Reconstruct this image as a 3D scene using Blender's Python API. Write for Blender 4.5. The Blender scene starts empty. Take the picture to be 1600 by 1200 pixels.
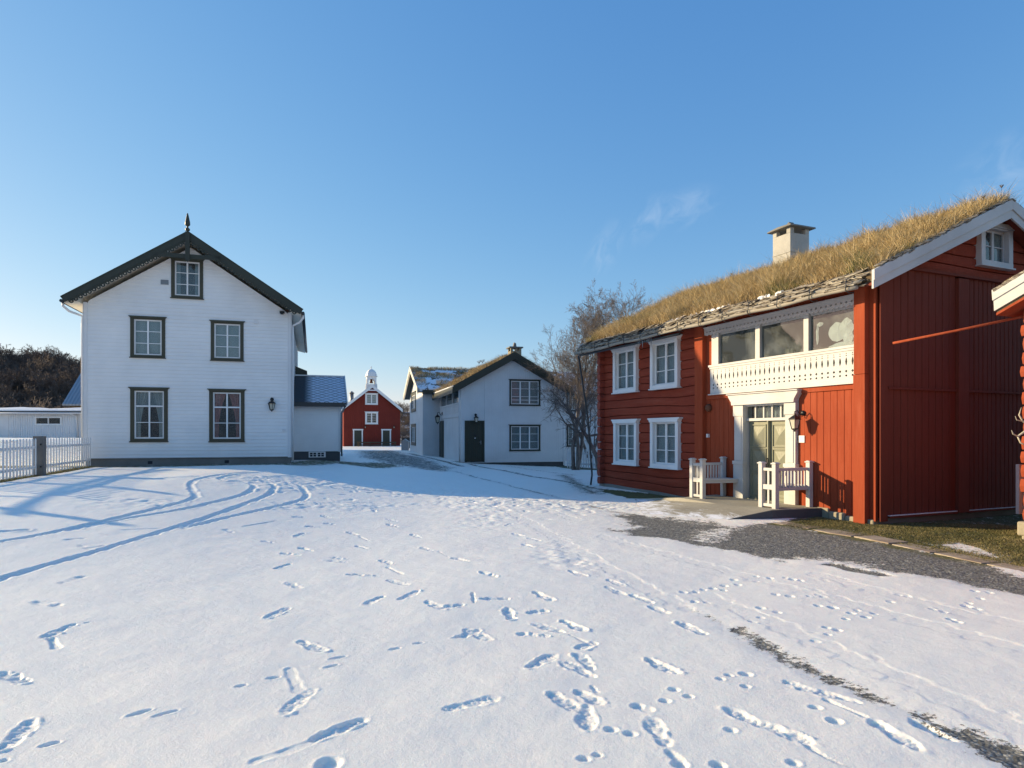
import bpy, bmesh, math, random
import numpy as np
from mathutils import Vector, Matrix
R = math.radians
sc = bpy.context.scene
col = sc.collection

# ------------------------------------------------------------------ camera
FPX, EYE, CXP, HYP = 1017.0, 1.7, 800.0, 678.0      # focal length and horizon in photo pixels, eye height
cam_d = bpy.data.cameras.new('camera'); cam = bpy.data.objects.new('camera', cam_d); col.objects.link(cam)
cam.location = (0, 0, EYE); cam.rotation_euler = (R(90), 0, 0)
cam_d.sensor_width = 36; cam_d.lens = FPX / 1600 * 36; cam_d.shift_y = 78 / 1600
cam_d.clip_end = 3000; cam_d.clip_start = 0.05
sc.camera = cam
# ------------------------------------------------------------------ light
SUN_EL = 14.2
LD = Vector((math.cos(R(18.9)), -math.sin(R(18.9)), 0)) * math.cos(R(SUN_EL)); LD.z = -math.sin(R(SUN_EL))
sun_d = bpy.data.lights.new('sun', 'SUN'); sun = bpy.data.objects.new('sun', sun_d); col.objects.link(sun)
sun.rotation_euler = LD.to_track_quat('-Z', 'Y').to_euler()
sun_d.energy = 4.3; sun_d.angle = R(0.5); sun_d.color = (1.0, 0.78, 0.46)
w = bpy.data.worlds.new("World"); sc.world = w; w.use_nodes = True
nt = w.node_tree; nt.nodes.clear()
wo = nt.nodes.new('ShaderNodeOutputWorld'); bg = nt.nodes.new('ShaderNodeBackground')
sky = nt.nodes.new('ShaderNodeTexSky'); sky.sky_type = 'NISHITA'; sky.sun_disc = False
sky.sun_elevation = R(SUN_EL); sky.sun_rotation = math.atan2(-LD.x, -LD.y)
sky.altitude = 300; sky.air_density = 1.0; sky.dust_density = 0.3; sky.ozone_density = 3.0
bg.inputs['Strength'].default_value = 0.14
# faint wisps of high cloud, part of the sky itself
tc = nt.nodes.new('ShaderNodeTexCoord')
def wisp(center, sx, sz, tilt, seed):
    mp = nt.nodes.new('ShaderNodeMapping'); mp.vector_type = 'TEXTURE'
    mp.inputs['Location'].default_value = center; mp.inputs['Rotation'].default_value = (0, tilt, 0)
    mp.inputs['Scale'].default_value = (sx, 1.0, sz)
    nt.links.new(tc.outputs['Generated'], mp.inputs['Vector'])
    ln = nt.nodes.new('ShaderNodeVectorMath'); ln.operation = 'LENGTH'; nt.links.new(mp.outputs[0], ln.inputs[0])
    rp = nt.nodes.new('ShaderNodeMapRange'); rp.inputs[1].default_value = 1.0; rp.inputs[2].default_value = 0.0
    rp.interpolation_type = 'SMOOTHSTEP'
    nt.links.new(ln.outputs['Value'], rp.inputs[0])
    no = nt.nodes.new('ShaderNodeTexNoise'); no.inputs['Scale'].default_value = 1.6; no.inputs['Detail'].default_value = 6
    no.inputs['Distortion'].default_value = 0.8
    ad = nt.nodes.new('ShaderNodeVectorMath'); ad.operation = 'ADD'; ad.inputs[1].default_value = (seed, seed * 2, 0)
    nt.links.new(mp.outputs[0], ad.inputs[0]); nt.links.new(ad.outputs[0], no.inputs['Vector'])
    r2 = nt.nodes.new('ShaderNodeMapRange'); r2.inputs[1].default_value = 0.42; r2.inputs[2].default_value = 0.75
    nt.links.new(no.outputs['Fac'], r2.inputs[0])
    mu = nt.nodes.new('ShaderNodeMath'); mu.operation = 'MULTIPLY'
    nt.links.new(rp.outputs[0], mu.inputs[0]); nt.links.new(r2.outputs[0], mu.inputs[1])
    return mu.outputs[0]
def skydir(px, py):
    v = Vector(((px - CXP) / FPX, 1, (HYP - py) / FPX)).normalized(); return (v.x, v.y, v.z)
ws = [wisp(skydir(945, 390), 0.030, 0.055, 0.5, 1.3), wisp(skydir(1075, 325), 0.055, 0.035, -0.3, 7.7),
      wisp(skydir(1015, 345), 0.03, 0.05, 0.6, 4.1), wisp(skydir(1580, 262), 0.06, 0.05, -0.3, 9.2), wisp(skydir(1600, 300), 0.05, 0.05, 0, 3.0)]
acc = ws[0]
for s_ in ws[1:]:
    m_ = nt.nodes.new('ShaderNodeMath'); m_.operation = 'ADD'; m_.use_clamp = True
    nt.links.new(acc, m_.inputs[0]); nt.links.new(s_, m_.inputs[1]); acc = m_.outputs[0]
m_ = nt.nodes.new('ShaderNodeMath'); m_.operation = 'MULTIPLY'; m_.inputs[1].default_value = 0.30; nt.links.new(acc, m_.inputs[0])
mx = nt.nodes.new('ShaderNodeMixRGB'); mx.inputs[2].default_value = (2.6, 3.1, 3.8, 1)
# the camera that took the photograph rendered a flatter, bluer sky than the raw model: one response curve per channel
sp_ = nt.nodes.new('ShaderNodeSeparateColor'); cb_ = nt.nodes.new('ShaderNodeCombineColor'); nt.links.new(sky.outputs[0], sp_.inputs[0])
for i_, (k_, g_) in enumerate(((0.70, 1.04), (1.04, 0.70), (1.85, 0.39))):
    pw = nt.nodes.new('ShaderNodeMath'); pw.operation = 'POWER'; pw.inputs[1].default_value = g_; nt.links.new(sp_.outputs[i_], pw.inputs[0])
    ml = nt.nodes.new('ShaderNodeMath'); ml.operation = 'MULTIPLY'; ml.inputs[1].default_value = k_; nt.links.new(pw.outputs[0], ml.inputs[0])
    nt.links.new(ml.outputs[0], cb_.inputs[i_])
nt.links.new(m_.outputs[0], mx.inputs[0]); nt.links.new(cb_.outputs[0], mx.inputs[1])
nt.links.new(mx.outputs[0], bg.inputs['Color']); nt.links.new(bg.outputs[0], wo.inputs['Surface'])
sc.view_settings.view_transform = 'Standard'; sc.view_settings.look = 'None'
sc.view_settings.exposure = 0.83; sc.view_settings.gamma = 1.0
sc.view_settings.use_curve_mapping = False
sc.cycles.max_bounces = 6; sc.cycles.diffuse_bounces = 3; sc.cycles.transparent_max_bounces = 12
sc.cycles.caustics_reflective = False; sc.cycles.caustics_refractive = False

# ------------------------------------------------------------------ helpers
def tag(o, label=None, cat=None, group=None, kind=None):
    if label: o['label'] = label
    if cat: o['category'] = cat
    if group: o['group'] = group
    if kind: o['kind'] = kind
    return o
def empty(name, loc=(0, 0, 0), rz=0.0, parent=None):
    o = bpy.data.objects.new(name, None); col.objects.link(o); o.location = loc; o.rotation_euler = (0, 0, rz)
    o.empty_display_size = 0.3
    if parent: o.parent = parent
    return o
def link_mesh(name, me, mat, parent=None, loc=(0, 0, 0), rz=0.0):
    if mat is not None: me.materials.append(mat)
    o = bpy.data.objects.new(name, me); col.objects.link(o); o.location = loc; o.rotation_euler = (0, 0, rz)
    if parent: o.parent = parent
    return o
def np_mesh(name, V, F, smooth=False):
    """V (N,3), F (M,k) constant k"""
    V = np.asarray(V, dtype=np.float32); F = np.asarray(F, dtype=np.int32)
    me = bpy.data.meshes.new(name); M, k = F.shape
    me.vertices.add(len(V)); me.vertices.foreach_set('co', V.ravel())
    me.loops.add(M * k); me.loops.foreach_set('vertex_index', F.ravel())
    me.polygons.add(M); me.polygons.foreach_set('loop_start', np.arange(0, M * k, k, dtype=np.int32))
    try: me.polygons.foreach_set('loop_total', np.full(M, k, dtype=np.int32))
    except Exception: pass
    if smooth: me.polygons.foreach_set('use_smooth', np.ones(M, dtype=bool))
    me.update(calc_edges=True); me.validate()
    return me

class MB:
    """collects shapes in (u, d, z) coordinates; map turns them into object coordinates"""
    def __init__(s, mp=None): s.v = []; s.f = []; s.m = mp; s.sm = []
    def pt(s, p): s.v.append(tuple(s.m(*p)) if s.m else tuple(p)); return len(s.v) - 1
    def face(s, pts, sm=False): s.f.append([s.pt(p) for p in pts]); s.sm.append(sm)
    def idx(s, ids, sm=False): s.f.append(ids); s.sm.append(sm)
    def box(s, x0, x1, y0, y1, z0, z1):
        i = [s.pt(p) for p in ((x0, y0, z0), (x1, y0, z0), (x1, y1, z0), (x0, y1, z0), (x0, y0, z1), (x1, y0, z1), (x1, y1, z1), (x0, y1, z1))]
        for q in ((0, 3, 2, 1), (4, 5, 6, 7), (0, 1, 5, 4), (1, 2, 6, 5), (2, 3, 7, 6), (3, 0, 4, 7)): s.idx([i[k] for k in q])
        return s
    def prism(s, poly, a, b, axis='y', sm=False):
        """poly of 2D points extruded along axis from a to b (axis y: poly in x,z; axis x: poly in y,z; axis z: poly in x,y)"""
        def P(p, t):
            return {'y': (p[0], t, p[1]), 'x': (t, p[0], p[1]), 'z': (p[0], p[1], t)}[axis]
        A = [s.pt(P(p, a)) for p in poly]; B = [s.pt(P(p, b)) for p in poly]; n = len(poly)
        s.idx(A[::-1]); s.idx(B)
        for k in range(n): s.idx([A[k], A[(k + 1) % n], B[(k + 1) % n], B[k]], sm)
        return s
    def beam(s, p, q, w, h, up=(0, 0, 1)):
        """rectangular bar from p to q"""
        p = Vector(p); q = Vector(q); d = (q - p).normalized(); up = Vector(up)
        sd = d.cross(up)
        if sd.length < 1e-4: sd = d.cross(Vector((0, 1, 0)))
        sd.normalize(); u = sd.cross(d)
        A = []
        for c in (p, q):
            for a_, b_ in ((-1, -1), (1, -1), (1, 1), (-1, 1)): A.append(s.pt(c + sd * (a_ * w / 2) + u * (b_ * h / 2)))
        for f in ((0, 1, 2, 3), (7, 6, 5, 4), (0, 4, 5, 1), (1, 5, 6, 2), (2, 6, 7, 3), (3, 7, 4, 0)): s.idx([A[k] for k in f])
        return s
    def tube(s, pts, r, n=8, caps=True):
        pts = [Vector(p) for p in pts]; rs = r if isinstance(r, (list, tuple)) else [r] * len(pts); rings = []
        for i, p in enumerate(pts):
            d = (pts[min(i + 1, len(pts) - 1)] - pts[max(i - 1, 0)]).normalized()
            a = d.orthogonal().normalized() if i == 0 else (pa - d * pa.dot(d)).normalized()
            pa = a; b = d.cross(a)
            rings.append([s.pt(p + (a * math.cos(2 * math.pi * k / n) + b * math.sin(2 * math.pi * k / n)) * rs[i]) for k in range(n)])
        for A, B in zip(rings, rings[1:]):
            for k in range(n): s.idx([A[k], A[(k + 1) % n], B[(k + 1) % n], B[k]], True)
        if caps: s.idx(rings[0][::-1]); s.idx(rings[-1])
        return s
    def lathe(s, prof, c, n=16, ax=(0, 0, 1), sm=True):
        """prof [(r, h)] revolved about axis through c"""
        ax = Vector(ax).normalized(); a = ax.orthogonal().normalized(); b = ax.cross(a); c = Vector(c); rings = []
        for r, h in prof:
            rings.append([s.pt(c + ax * h + (a * math.cos(2 * math.pi * k / n) + b * math.sin(2 * math.pi * k / n)) * max(r, 1e-4)) for k in range(n)])
        for A, B in zip(rings, rings[1:]):
            for k in range(n): s.idx([A[k], A[(k + 1) % n], B[(k + 1) % n], B[k]], sm)
        s.idx(rings[0][::-1]); s.idx(rings[-1])
        return s
    def plate(s, outer, holes, a, b, axis='y'):
        """flat board with cut-outs, extruded along axis"""
        bm = bmesh.new()
        for loop in [outer] + holes:
            vs = [bm.verts.new((p[0], p[1], 0)) for p in loop]
            for i in range(len(vs)): bm.edges.new((vs[i], vs[(i + 1) % len(vs)]))
        bmesh.ops.triangle_fill(bm, use_beauty=True, use_dissolve=False, edges=bm.edges[:])
        def P(x, z, t): return {'y': (x, t, z), 'x': (t, x, z)}[axis]
        bm.verts.ensure_lookup_table()
        for t in (a, b):
            ids = {v.index: s.pt(P(v.co.x, v.co.y, t)) for v in bm.verts}
            for f in bm.faces: s.idx([ids[v.index] for v in f.verts])
        bm.free()
        for loop in [outer] + holes:
            n = len(loop); A = [s.pt(P(p[0], p[1], a)) for p in loop]; B = [s.pt(P(p[0], p[1], b)) for p in loop]
            for k in range(n): s.idx([A[k], A[(k + 1) % n], B[(k + 1) % n], B[k]])
        return s
    def build(s, name, mat, parent=None, bevel=0, loc=(0, 0, 0), rz=0.0, warp=None, recalc=True):
        me = bpy.data.meshes.new(name)
        vs = s.v if warp is None else [warp(p) for p in s.v]
        me.from_pydata(vs, [], s.f)
        me.polygons.foreach_set('use_smooth', s.sm)
        if recalc:
            bm = bmesh.new(); bm.from_mesh(me); bmesh.ops.recalc_face_normals(bm, faces=bm.faces); bm.to_mesh(me); bm.free()
        me.update()
        o = link_mesh(name, me, mat, parent, loc, rz)
        if bevel:
            b = o.modifiers.new('bevel', 'BEVEL'); b.width = bevel; b.segments = 2; b.limit_method = 'ANGLE'
        return o

def build_split(mb, name, mat, parent=None, bevel=0):
    """every connected piece becomes a part of its own"""
    par = list(range(len(mb.v)))
    def find(i):
        while par[i] != i: par[i] = par[par[i]]; i = par[i]
        return i
    for f in mb.f:
        for k in f[1:]: par[find(k)] = find(f[0])
    groups = {}
    for f, s_ in zip(mb.f, mb.sm): groups.setdefault(find(f[0]), []).append((f, s_))
    for fs in groups.values():
        n_ = MB(); rm = {}
        for f, s_ in fs:
            ids = []
            for k in f:
                if k not in rm: rm[k] = len(n_.v); n_.v.append(mb.v[k])
                ids.append(rm[k])
            n_.f.append(ids); n_.sm.append(s_)
        n_.build(name, mat, parent, bevel)

def copy_tree(o, parent=None):
    c = o.copy(); col.objects.link(c)
    if parent is not None: c.parent = parent
    for ch in list(o.children): copy_tree(ch, c)
    return c

# ------------------------------------------------------------------ materials
class N:
    def __init__(s, name):
        s.mat = bpy.data.materials.new(name); s.mat.use_nodes = True; s.t = s.mat.node_tree
        s.b = s.t.nodes['Principled BSDF']; s.out = s.t.nodes['Material Output']; s._tc = None
    def new(s, typ, **kw):
        n = s.t.nodes.new(typ)
        for k, v in kw.items(): setattr(n, k, v)
        return n
    def link(s, a, b): s.t.links.new(a, b)
    def coord(s, scale=(1, 1, 1), which='Object', rot=(0, 0, 0)):
        if s._tc is None: s._tc = s.new('ShaderNodeTexCoord')
        m = s.new('ShaderNodeMapping'); m.inputs['Scale'].default_value = scale; m.inputs['Rotation'].default_value = rot
        s.link(s._tc.outputs[which], m.inputs['Vector']); return m.outputs[0]
    def noise(s, vec, scale=5, detail=4, rough=0.55, dist=0):
        n = s.new('ShaderNodeTexNoise'); n.inputs['Scale'].default_value = scale; n.inputs['Detail'].default_value = detail
        n.inputs['Roughness'].default_value = rough; n.inputs['Distortion'].default_value = dist
        if vec is not None: s.link(vec, n.inputs['Vector'])
        return n.outputs['Fac']
    def ramp(s, fac, stops):
        r = s.new('ShaderNodeValToRGB'); e = r.color_ramp.elements
        while len(e) < len(stops): e.new(0.5)
        for el, (p, c) in zip(e, stops):
            el.position = p; el.color = (*c, 1) if len(c) == 3 else c
        s.link(fac, r.inputs[0]); return r.outputs[0]
    def rng(s, fac, a, b, c=0.0, d=1.0, smooth=False):
        r = s.new('ShaderNodeMapRange'); r.inputs[1].default_value = a; r.inputs[2].default_value = b
        r.inputs[3].default_value = c; r.inputs[4].default_value = d
        if smooth: r.interpolation_type = 'SMOOTHSTEP'
        s.link(fac, r.inputs[0]); return r.outputs[0]
    def math(s, op, a, b=None, clamp=False):
        m = s.new('ShaderNodeMath', operation=op, use_clamp=clamp)
        for i, x in enumerate((a, b)):
            if x is None: continue
            if isinstance(x, (int, float)): m.inputs[i].default_value = x
            else: s.link(x, m.inputs[i])
        return m.outputs[0]
    def mix(s, fac, a, b, mode='MIX'):
        m = s.new('ShaderNodeMixRGB', blend_type=mode)
        for i, x in enumerate((fac, a, b)):
            if isinstance(x, (int, float)): m.inputs[i].default_value = x
            elif isinstance(x, tuple): m.inputs[i].default_value = (*x, 1) if len(x) == 3 else x
            else: s.link(x, m.inputs[i])
        return m.outputs[0]
    def attr(s, name):
        a = s.new('ShaderNodeAttribute'); a.attribute_name = name; return a.outputs['Fac']
    def bump(s, h, strength=0.3, dist=0.01, nrm=None):
        b = s.new('ShaderNodeBump'); b.inputs['Strength'].default_value = strength; b.inputs['Distance'].default_value = dist
        s.link(h, b.inputs['Height'])
        if nrm is not None: s.link(nrm, b.inputs['Normal'])
        s.link(b.outputs[0], s.b.inputs['Normal']); return b.outputs[0]
    def color(s, c):
        if isinstance(c, tuple): s.b.inputs['Base Color'].default_value = (*c, 1)
        else: s.link(c, s.b.inputs['Base Color'])
    def rough(s, r):
        if isinstance(r, (int, float)): s.b.inputs['Roughness'].default_value = r
        else: s.link(r, s.b.inputs['Roughness'])

def paint(name, c, c2=None, grain='z', rough=0.55, wear=None, wear_amt=0.0, vary=0.12, gs=60, gb=0.25, spec=0.35, fade=None):
    """painted wood: large tone drift, fine grain along one axis, optional worn spots"""
    m = N(name); sc_ = {'z': (gs, gs, 2.5), 'x': (2.5, gs, gs), 'n': (gs * .3, gs * .3, gs * .3)}[grain]
    big = m.noise(m.coord((1, 1, 1)), 0.9, 5, 0.6)
    g = m.noise(m.coord(sc_), 1, 3, 0.6)
    c2 = c2 or tuple(x * (1 - vary * 2.2) for x in c)
    base = m.mix(m.rng(big, 0.3, 0.7), c, c2)
    base = m.mix(m.rng(g, 0.35, 0.75, 0, vary), base, tuple(x * 0.45 for x in c))
    if wear:
        wn = m.noise(m.coord({'z': (9, 9, 1.6), 'x': (1.6, 9, 9), 'n': (5, 5, 5)}[grain]), 1.3, 8, 0.7)
        base = m.mix(m.rng(wn, 0.72 - wear_amt, 0.80 - wear_amt), base, wear)
    if fade:
        fn = m.noise(m.coord({'z': (7, 7, 0.7), 'x': (0.7, 7, 7), 'n': (3, 3, 3)}[grain]), 1.0, 7, 0.7)
        base = m.mix(m.rng(fn, 0.50, 0.78, 0, 0.8), base, fade)
        sp = m.new('ShaderNodeTexVoronoi'); sp.inputs['Scale'].default_value = 9; m.link(m.coord(), sp.inputs['Vector'])
        base = m.mix(m.rng(sp.outputs['Distance'], 0.035, 0.06, 0.7, 0), base, (0.03, 0.012, 0.010))
    m.color(base); m.rough(m.rng(g, 0.2, 0.8, rough - 0.08, rough + 0.15))
    m.bump(m.math('ADD', g, m.math('MULTIPLY', big, 0.5)), gb, 0.004)
    m.b.inputs['Specular IOR Level'].default_value = spec
    return m.mat
def plain(name, c, rough=0.6, metal=0.0, ns=8, vary=0.15, bump=0.1):
    m = N(name); n = m.noise(m.coord(), ns, 5, 0.6)
    m.color(m.mix(m.rng(n, 0.3, 0.7), c, tuple(x * (1 - vary) for x in c))); m.rough(rough)
    m.b.inputs['Metallic'].default_value = metal
    if bump: m.bump(n, bump, 0.01)
    return m.mat

M = {}
M['white'] = paint('white_paint', (0.86, 0.86, 0.85), grain='x', rough=0.5, vary=0.05)
M['white_v'] = paint('white_paint_upright', (0.76, 0.765, 0.77), grain='z', rough=0.5, vary=0.06)
M['white_old'] = paint('white_paint_old', (0.62, 0.615, 0.60), grain='x', rough=0.55, vary=0.10, wear=(0.48, 0.44, 0.38), wear_amt=0.02)
M['cream'] = paint('cream_paint', (0.74, 0.70, 0.60), grain='x', rough=0.5, vary=0.06)
M['olive'] = paint('dark_olive_paint', (0.070, 0.066, 0.042), grain='x', rough=0.4, vary=0.10)
M['dgreen'] = paint('dark_green_paint', (0.048, 0.052, 0.038), grain='z', rough=0.42, vary=0.12)
M['red_log'] = paint('falu_red_logs', (0.31, 0.062, 0.034), (0.25, 0.050, 0.029), grain='x', rough=0.85, spec=0.12, vary=0.24, fade=(0.38, 0.10, 0.06), gs=45, gb=0.6, wear=(0.12, 0.03, 0.02), wear_amt=0.03)
M['red_v'] = paint('falu_red_boards', (0.35, 0.074, 0.032), (0.30, 0.060, 0.027), grain='z', rough=0.85, spec=0.12, fade=(0.40, 0.105, 0.055), vary=0.18, gs=45, gb=0.45, wear=(0.25, 0.05, 0.03), wear_amt=0.02)
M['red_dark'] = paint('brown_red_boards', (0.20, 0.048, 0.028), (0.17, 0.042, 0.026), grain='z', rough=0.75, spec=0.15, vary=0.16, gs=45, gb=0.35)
M['red_barn'] = paint('barn_red_boards', (0.23, 0.042, 0.030), (0.19, 0.036, 0.027), grain='z', rough=0.85, spec=.12, vary=0.2)
M['door_olive'] = paint('olive_door_paint', (0.25, 0.255, 0.18), grain='z', rough=0.5, vary=0.08)
M['black'] = plain('black_iron', (0.02, 0.02, 0.022), 0.45, 0.3)
M['lamp_glass'] = plain('frosted_lamp_glass', (0.55, 0.52, 0.42), 0.25)
M['gutter_w'] = plain('white_metal', (0.72, 0.73, 0.74), 0.35, 0.0, vary=0.05, bump=0)
M['gutter_d'] = plain('dark_metal', (0.05, 0.055, 0.06), 0.4, 0.5)
M['zinc'] = plain('zinc_metal', (0.28, 0.29, 0.30), 0.5, 0.6)
M['grey_post'] = paint('grey_weathered_wood', (0.17, 0.17, 0.165), (0.12, 0.115, 0.11), grain='z', rough=0.75, vary=0.25, gb=0.6)
M['pole_wood'] = paint('silver_grey_poles', (0.40, 0.36, 0.29), (0.28, 0.26, 0.22), grain='x', rough=0.8, vary=0.3, gb=0.6)
M['brown_wood'] = paint('brown_wood', (0.13, 0.09, 0.05), grain='x', rough=0.7, vary=0.2)
M['rust'] = plain('rusty_iron', (0.16, 0.065, 0.035), 0.8, 0.2, ns=30)
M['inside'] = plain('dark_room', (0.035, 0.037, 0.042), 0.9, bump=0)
M['inside_l'] = plain('porch_room', (0.10, 0.11, 0.11), 0.9, bump=0)
M['blind'] = plain('pale_blind', (0.50, 0.53, 0.55), 0.85, vary=0.06, bump=0)
M['slate'] = plain('dark_slate', (0.045, 0.047, 0.052), 0.55)
M['bone'] = plain('bleached_bone', (0.52, 0.47, 0.36), 0.6, ns=20)
def m_concrete(name, c, snow=0.0):
    m = N(name); n1 = m.noise(m.coord(), 1.3, 6, 0.65); n2 = m.noise(m.coord(), 22, 6, 0.7)
    b = m.mix(m.rng(n1, 0.3, 0.7), c, tuple(x * 0.68 for x in c)); b = m.mix(m.rng(n2, 0.4, 0.8, 0, 0.35), b, tuple(x * 0.5 for x in c))
    if snow:
        n3 = m.noise(m.coord((0.9, 2.6, 1)), 2.6, 10, 0.75, 0.4)
        geo = m.new('ShaderNodeNewGeometry'); sx = m.new('ShaderNodeSeparateXYZ'); m.link(geo.outputs['Normal'], sx.inputs[0])
        sp = m.new('ShaderNodeSeparateXYZ'); m.link(m.coord(), sp.inputs[0])
        low = m.rng(sp.outputs['Z'], 0.02, 0.19, 0.17, -0.15)
        f = m.math('MULTIPLY', m.rng(m.math('ADD', n3, low), 0.56, 0.70), m.rng(sx.outputs['Z'], 0.7, 0.85))
        b = m.mix(f, b, (0.80, 0.83, 0.88))
    m.color(b); m.rough(0.85); m.bump(m.math('ADD', n2, n1), 0.5, 0.01); return m.mat
M['concrete'] = m_concrete('grey_concrete', (0.24, 0.235, 0.22))
M['concrete_l'] = m_concrete('pale_render', (0.52, 0.51, 0.47))
M['ramp'] = m_concrete('ramp_concrete', (0.40, 0.37, 0.29), snow=1)
M['stone'] = m_concrete('foundation_stone', (0.42, 0.37, 0.27))
M['dark_found'] = m_concrete('dark_foundation', (0.10, 0.105, 0.11))
def m_paver():
    m = N('paving_stone'); n1 = m.noise(m.coord((1, 1, 1), 'Object'), 2.0, 6, 0.65); n2 = m.noise(m.coord(), 25, 6, 0.7)
    b = m.mix(m.rng(n1, 0.35, 0.65), (0.44, 0.38, 0.29), (0.26, 0.20, 0.155)); b = m.mix(m.rng(n2, 0.4, 0.8, 0, 0.4), b, (0.15, 0.13, 0.10))
    m.color(b); m.rough(0.85); m.bump(n2, 0.4, 0.01); return m.mat
M['paver'] = m_paver()
def m_glass(name, tint=(0.75, 0.80, 0.80), frost=0.0, film=0.05):
    m = N(name); m.t.nodes.remove(m.b)
    tr = m.new('ShaderNodeBsdfTransparent'); tr.inputs[0].default_value = (*tint, 1)
    gl = m.new('ShaderNodeBsdfGlossy'); gl.inputs['Roughness'].default_value = 0.02; gl.inputs[0].default_value = (1, 1, 1, 1)
    lw_ = m.new('ShaderNodeLayerWeight'); lw_.inputs[0].default_value = 0.5
    sch = m.math('ADD', 0.05, m.math('MULTIPLY', m.math('POWER', lw_.outputs['Facing'], 5.0), 0.95))
    bp = m.new('ShaderNodeBump'); bp.inputs['Strength'].default_value = 0.06; bp.inputs['Distance'].default_value = 0.02
    m.link(m.noise(m.coord(), 3.0, 2), bp.inputs['Height']); m.link(bp.outputs[0], gl.inputs['Normal'])
    a = m.new('ShaderNodeMixShader'); m.link(sch, a.inputs[0]); m.link(tr.outputs[0], a.inputs[1]); m.link(gl.outputs[0], a.inputs[2])
    df = m.new('ShaderNodeBsdfDiffuse'); df.inputs[0].default_value = (0.7, 0.74, 0.74, 1)
    b = m.new('ShaderNodeMixShader')
    if frost:
        n = m.noise(m.coord(), 1.2, 8, 0.6); m.link(m.rng(n, 0.45, 0.8, film, frost), b.inputs[0])
    else: b.inputs[0].default_value = film
    m.link(a.outputs[0], b.inputs[1]); m.link(df.outputs[0], b.inputs[2]); m.link(b.outputs[0], m.out.inputs['Surface']); return m.mat
M['glass'] = m_glass('window_glass'); M['glass_fog'] = m_glass('fogged_glass', frost=0.22, film=0.03)
def m_curtain(name, c, alpha):
    m = N(name); m.t.nodes.remove(m.b); tr = m.new('ShaderNodeBsdfTransparent'); df = m.new('ShaderNodeBsdfDiffuse')
    g = m.noise(m.coord((30, 30, 1)), 1, 2); m.link(m.mix(m.rng(g, 0.3, 0.7), c, tuple(x * 0.7 for x in c)), df.inputs[0])
    a = m.new('ShaderNodeMixShader'); a.inputs[0].default_value = alpha; m.link(tr.outputs[0], a.inputs[1]); m.link(df.outputs[0], a.inputs[2])
    m.link(a.outputs[0], m.out.inputs['Surface']); return m.mat
M['lace'] = m_curtain('lace_curtain', (0.88, 0.88, 0.87), 0.93)
M['pinkcur'] = m_curtain('pink_curtain', (0.85, 0.34, 0.32), 0.93)
M['sheet'] = plain('white_sheet', (0.9, 0.9, 0.88), 0.9, bump=0)
def m_snow(name='snow'):
    m = N(name); n = m.noise(m.coord(), 60, 6, 0.7); n2 = m.noise(m.coord(), 4, 4)
    m.color((0.93, 0.91, 0.88)); m.rough(0.6); m.bump(m.math('ADD', n, n2), 0.35, 0.01); return m.mat
M['snow'] = m_snow()
def m_sod(name, snow=0.5):
    m = N(name); n = m.noise(m.coord(), 6, 6, 0.7); n2 = m.noise(m.coord(), 1.1, 6, 0.62)
    b = m.ramp(n, [(0.3, (0.05, 0.035, 0.02)), (0.55, (0.13, 0.09, 0.045)), (0.75, (0.09, 0.075, 0.035))])
    f = m.rng(n2, 0.74 - snow * 0.3, 0.78 - snow * 0.3)
    m.color(m.mix(f, b, (0.85, 0.88, 0.92))); m.rough(0.9); m.bump(n, 0.8, 0.05); return m.mat
M['sod'] = m_sod('sod', 0.2); M['sod_snow'] = m_sod('snowy_sod', 1.0)
def m_blade(name, stops):
    m = N(name); a = m.attr('tint'); m.color(m.ramp(a, stops)); m.rough(0.7)
    m.b.inputs['Specular IOR Level'].default_value = 0.2
    return m.mat
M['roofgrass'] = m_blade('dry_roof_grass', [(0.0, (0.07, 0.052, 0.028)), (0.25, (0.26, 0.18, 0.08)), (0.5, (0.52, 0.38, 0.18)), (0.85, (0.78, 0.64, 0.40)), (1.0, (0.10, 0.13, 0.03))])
M['lawn'] = m_blade('short_lawn_grass', [(0.0, (0.05, 0.055, 0.022)), (0.4, (0.12, 0.12, 0.045)), (0.65, (0.24, 0.20, 0.08)), (1.0, (0.42, 0.34, 0.18))])
def m_barkedge():
    m = N('birch_bark'); n = m.noise(m.coord((1.2, 6, 9)), 3.0, 6, 0.75)
    m.color(m.ramp(n, [(0.36, (0.035, 0.03, 0.025)), (0.47, (0.14, 0.11, 0.085)), (0.55, (0.42, 0.38, 0.30)), (0.68, (0.60, 0.56, 0.47))])); m.rough(0.85); m.bump(n, .6, .01); return m.mat
M['bark_edge'] = m_barkedge()
def m_bark(name, c1, c2):
    m = N(name); n = m.noise(m.coord((3, 3, 1)), 3, 5, 0.7)
    m.color(m.mix(m.rng(n, 0.42, 0.58), c1, c2)); m.rough(0.85); return m.mat
M['birch'] = m_bark('birch_trunk', (0.36, 0.31, 0.25), (0.07, 0.055, 0.045))
M['twig'] = m_bark('bare_twigs', (0.11, 0.085, 0.07), (0.20, 0.165, 0.14))
M['twig_far'] = m_bark('far_twigs', (0.10, 0.070, 0.055), (0.19, 0.14, 0.11))
M['leafdark'] = plain('dark_needles', (0.035, 0.05, 0.022), 0.7)
def m_logend():
    m = N('log_end'); m.color(m.mix(m.rng(m.noise(m.coord(), 9, 5), 0.35, 0.65), (0.33, 0.068, 0.038), (0.22, 0.046, 0.03))); m.rough(0.8); return m.mat
M['log_end'] = m_logend()
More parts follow.
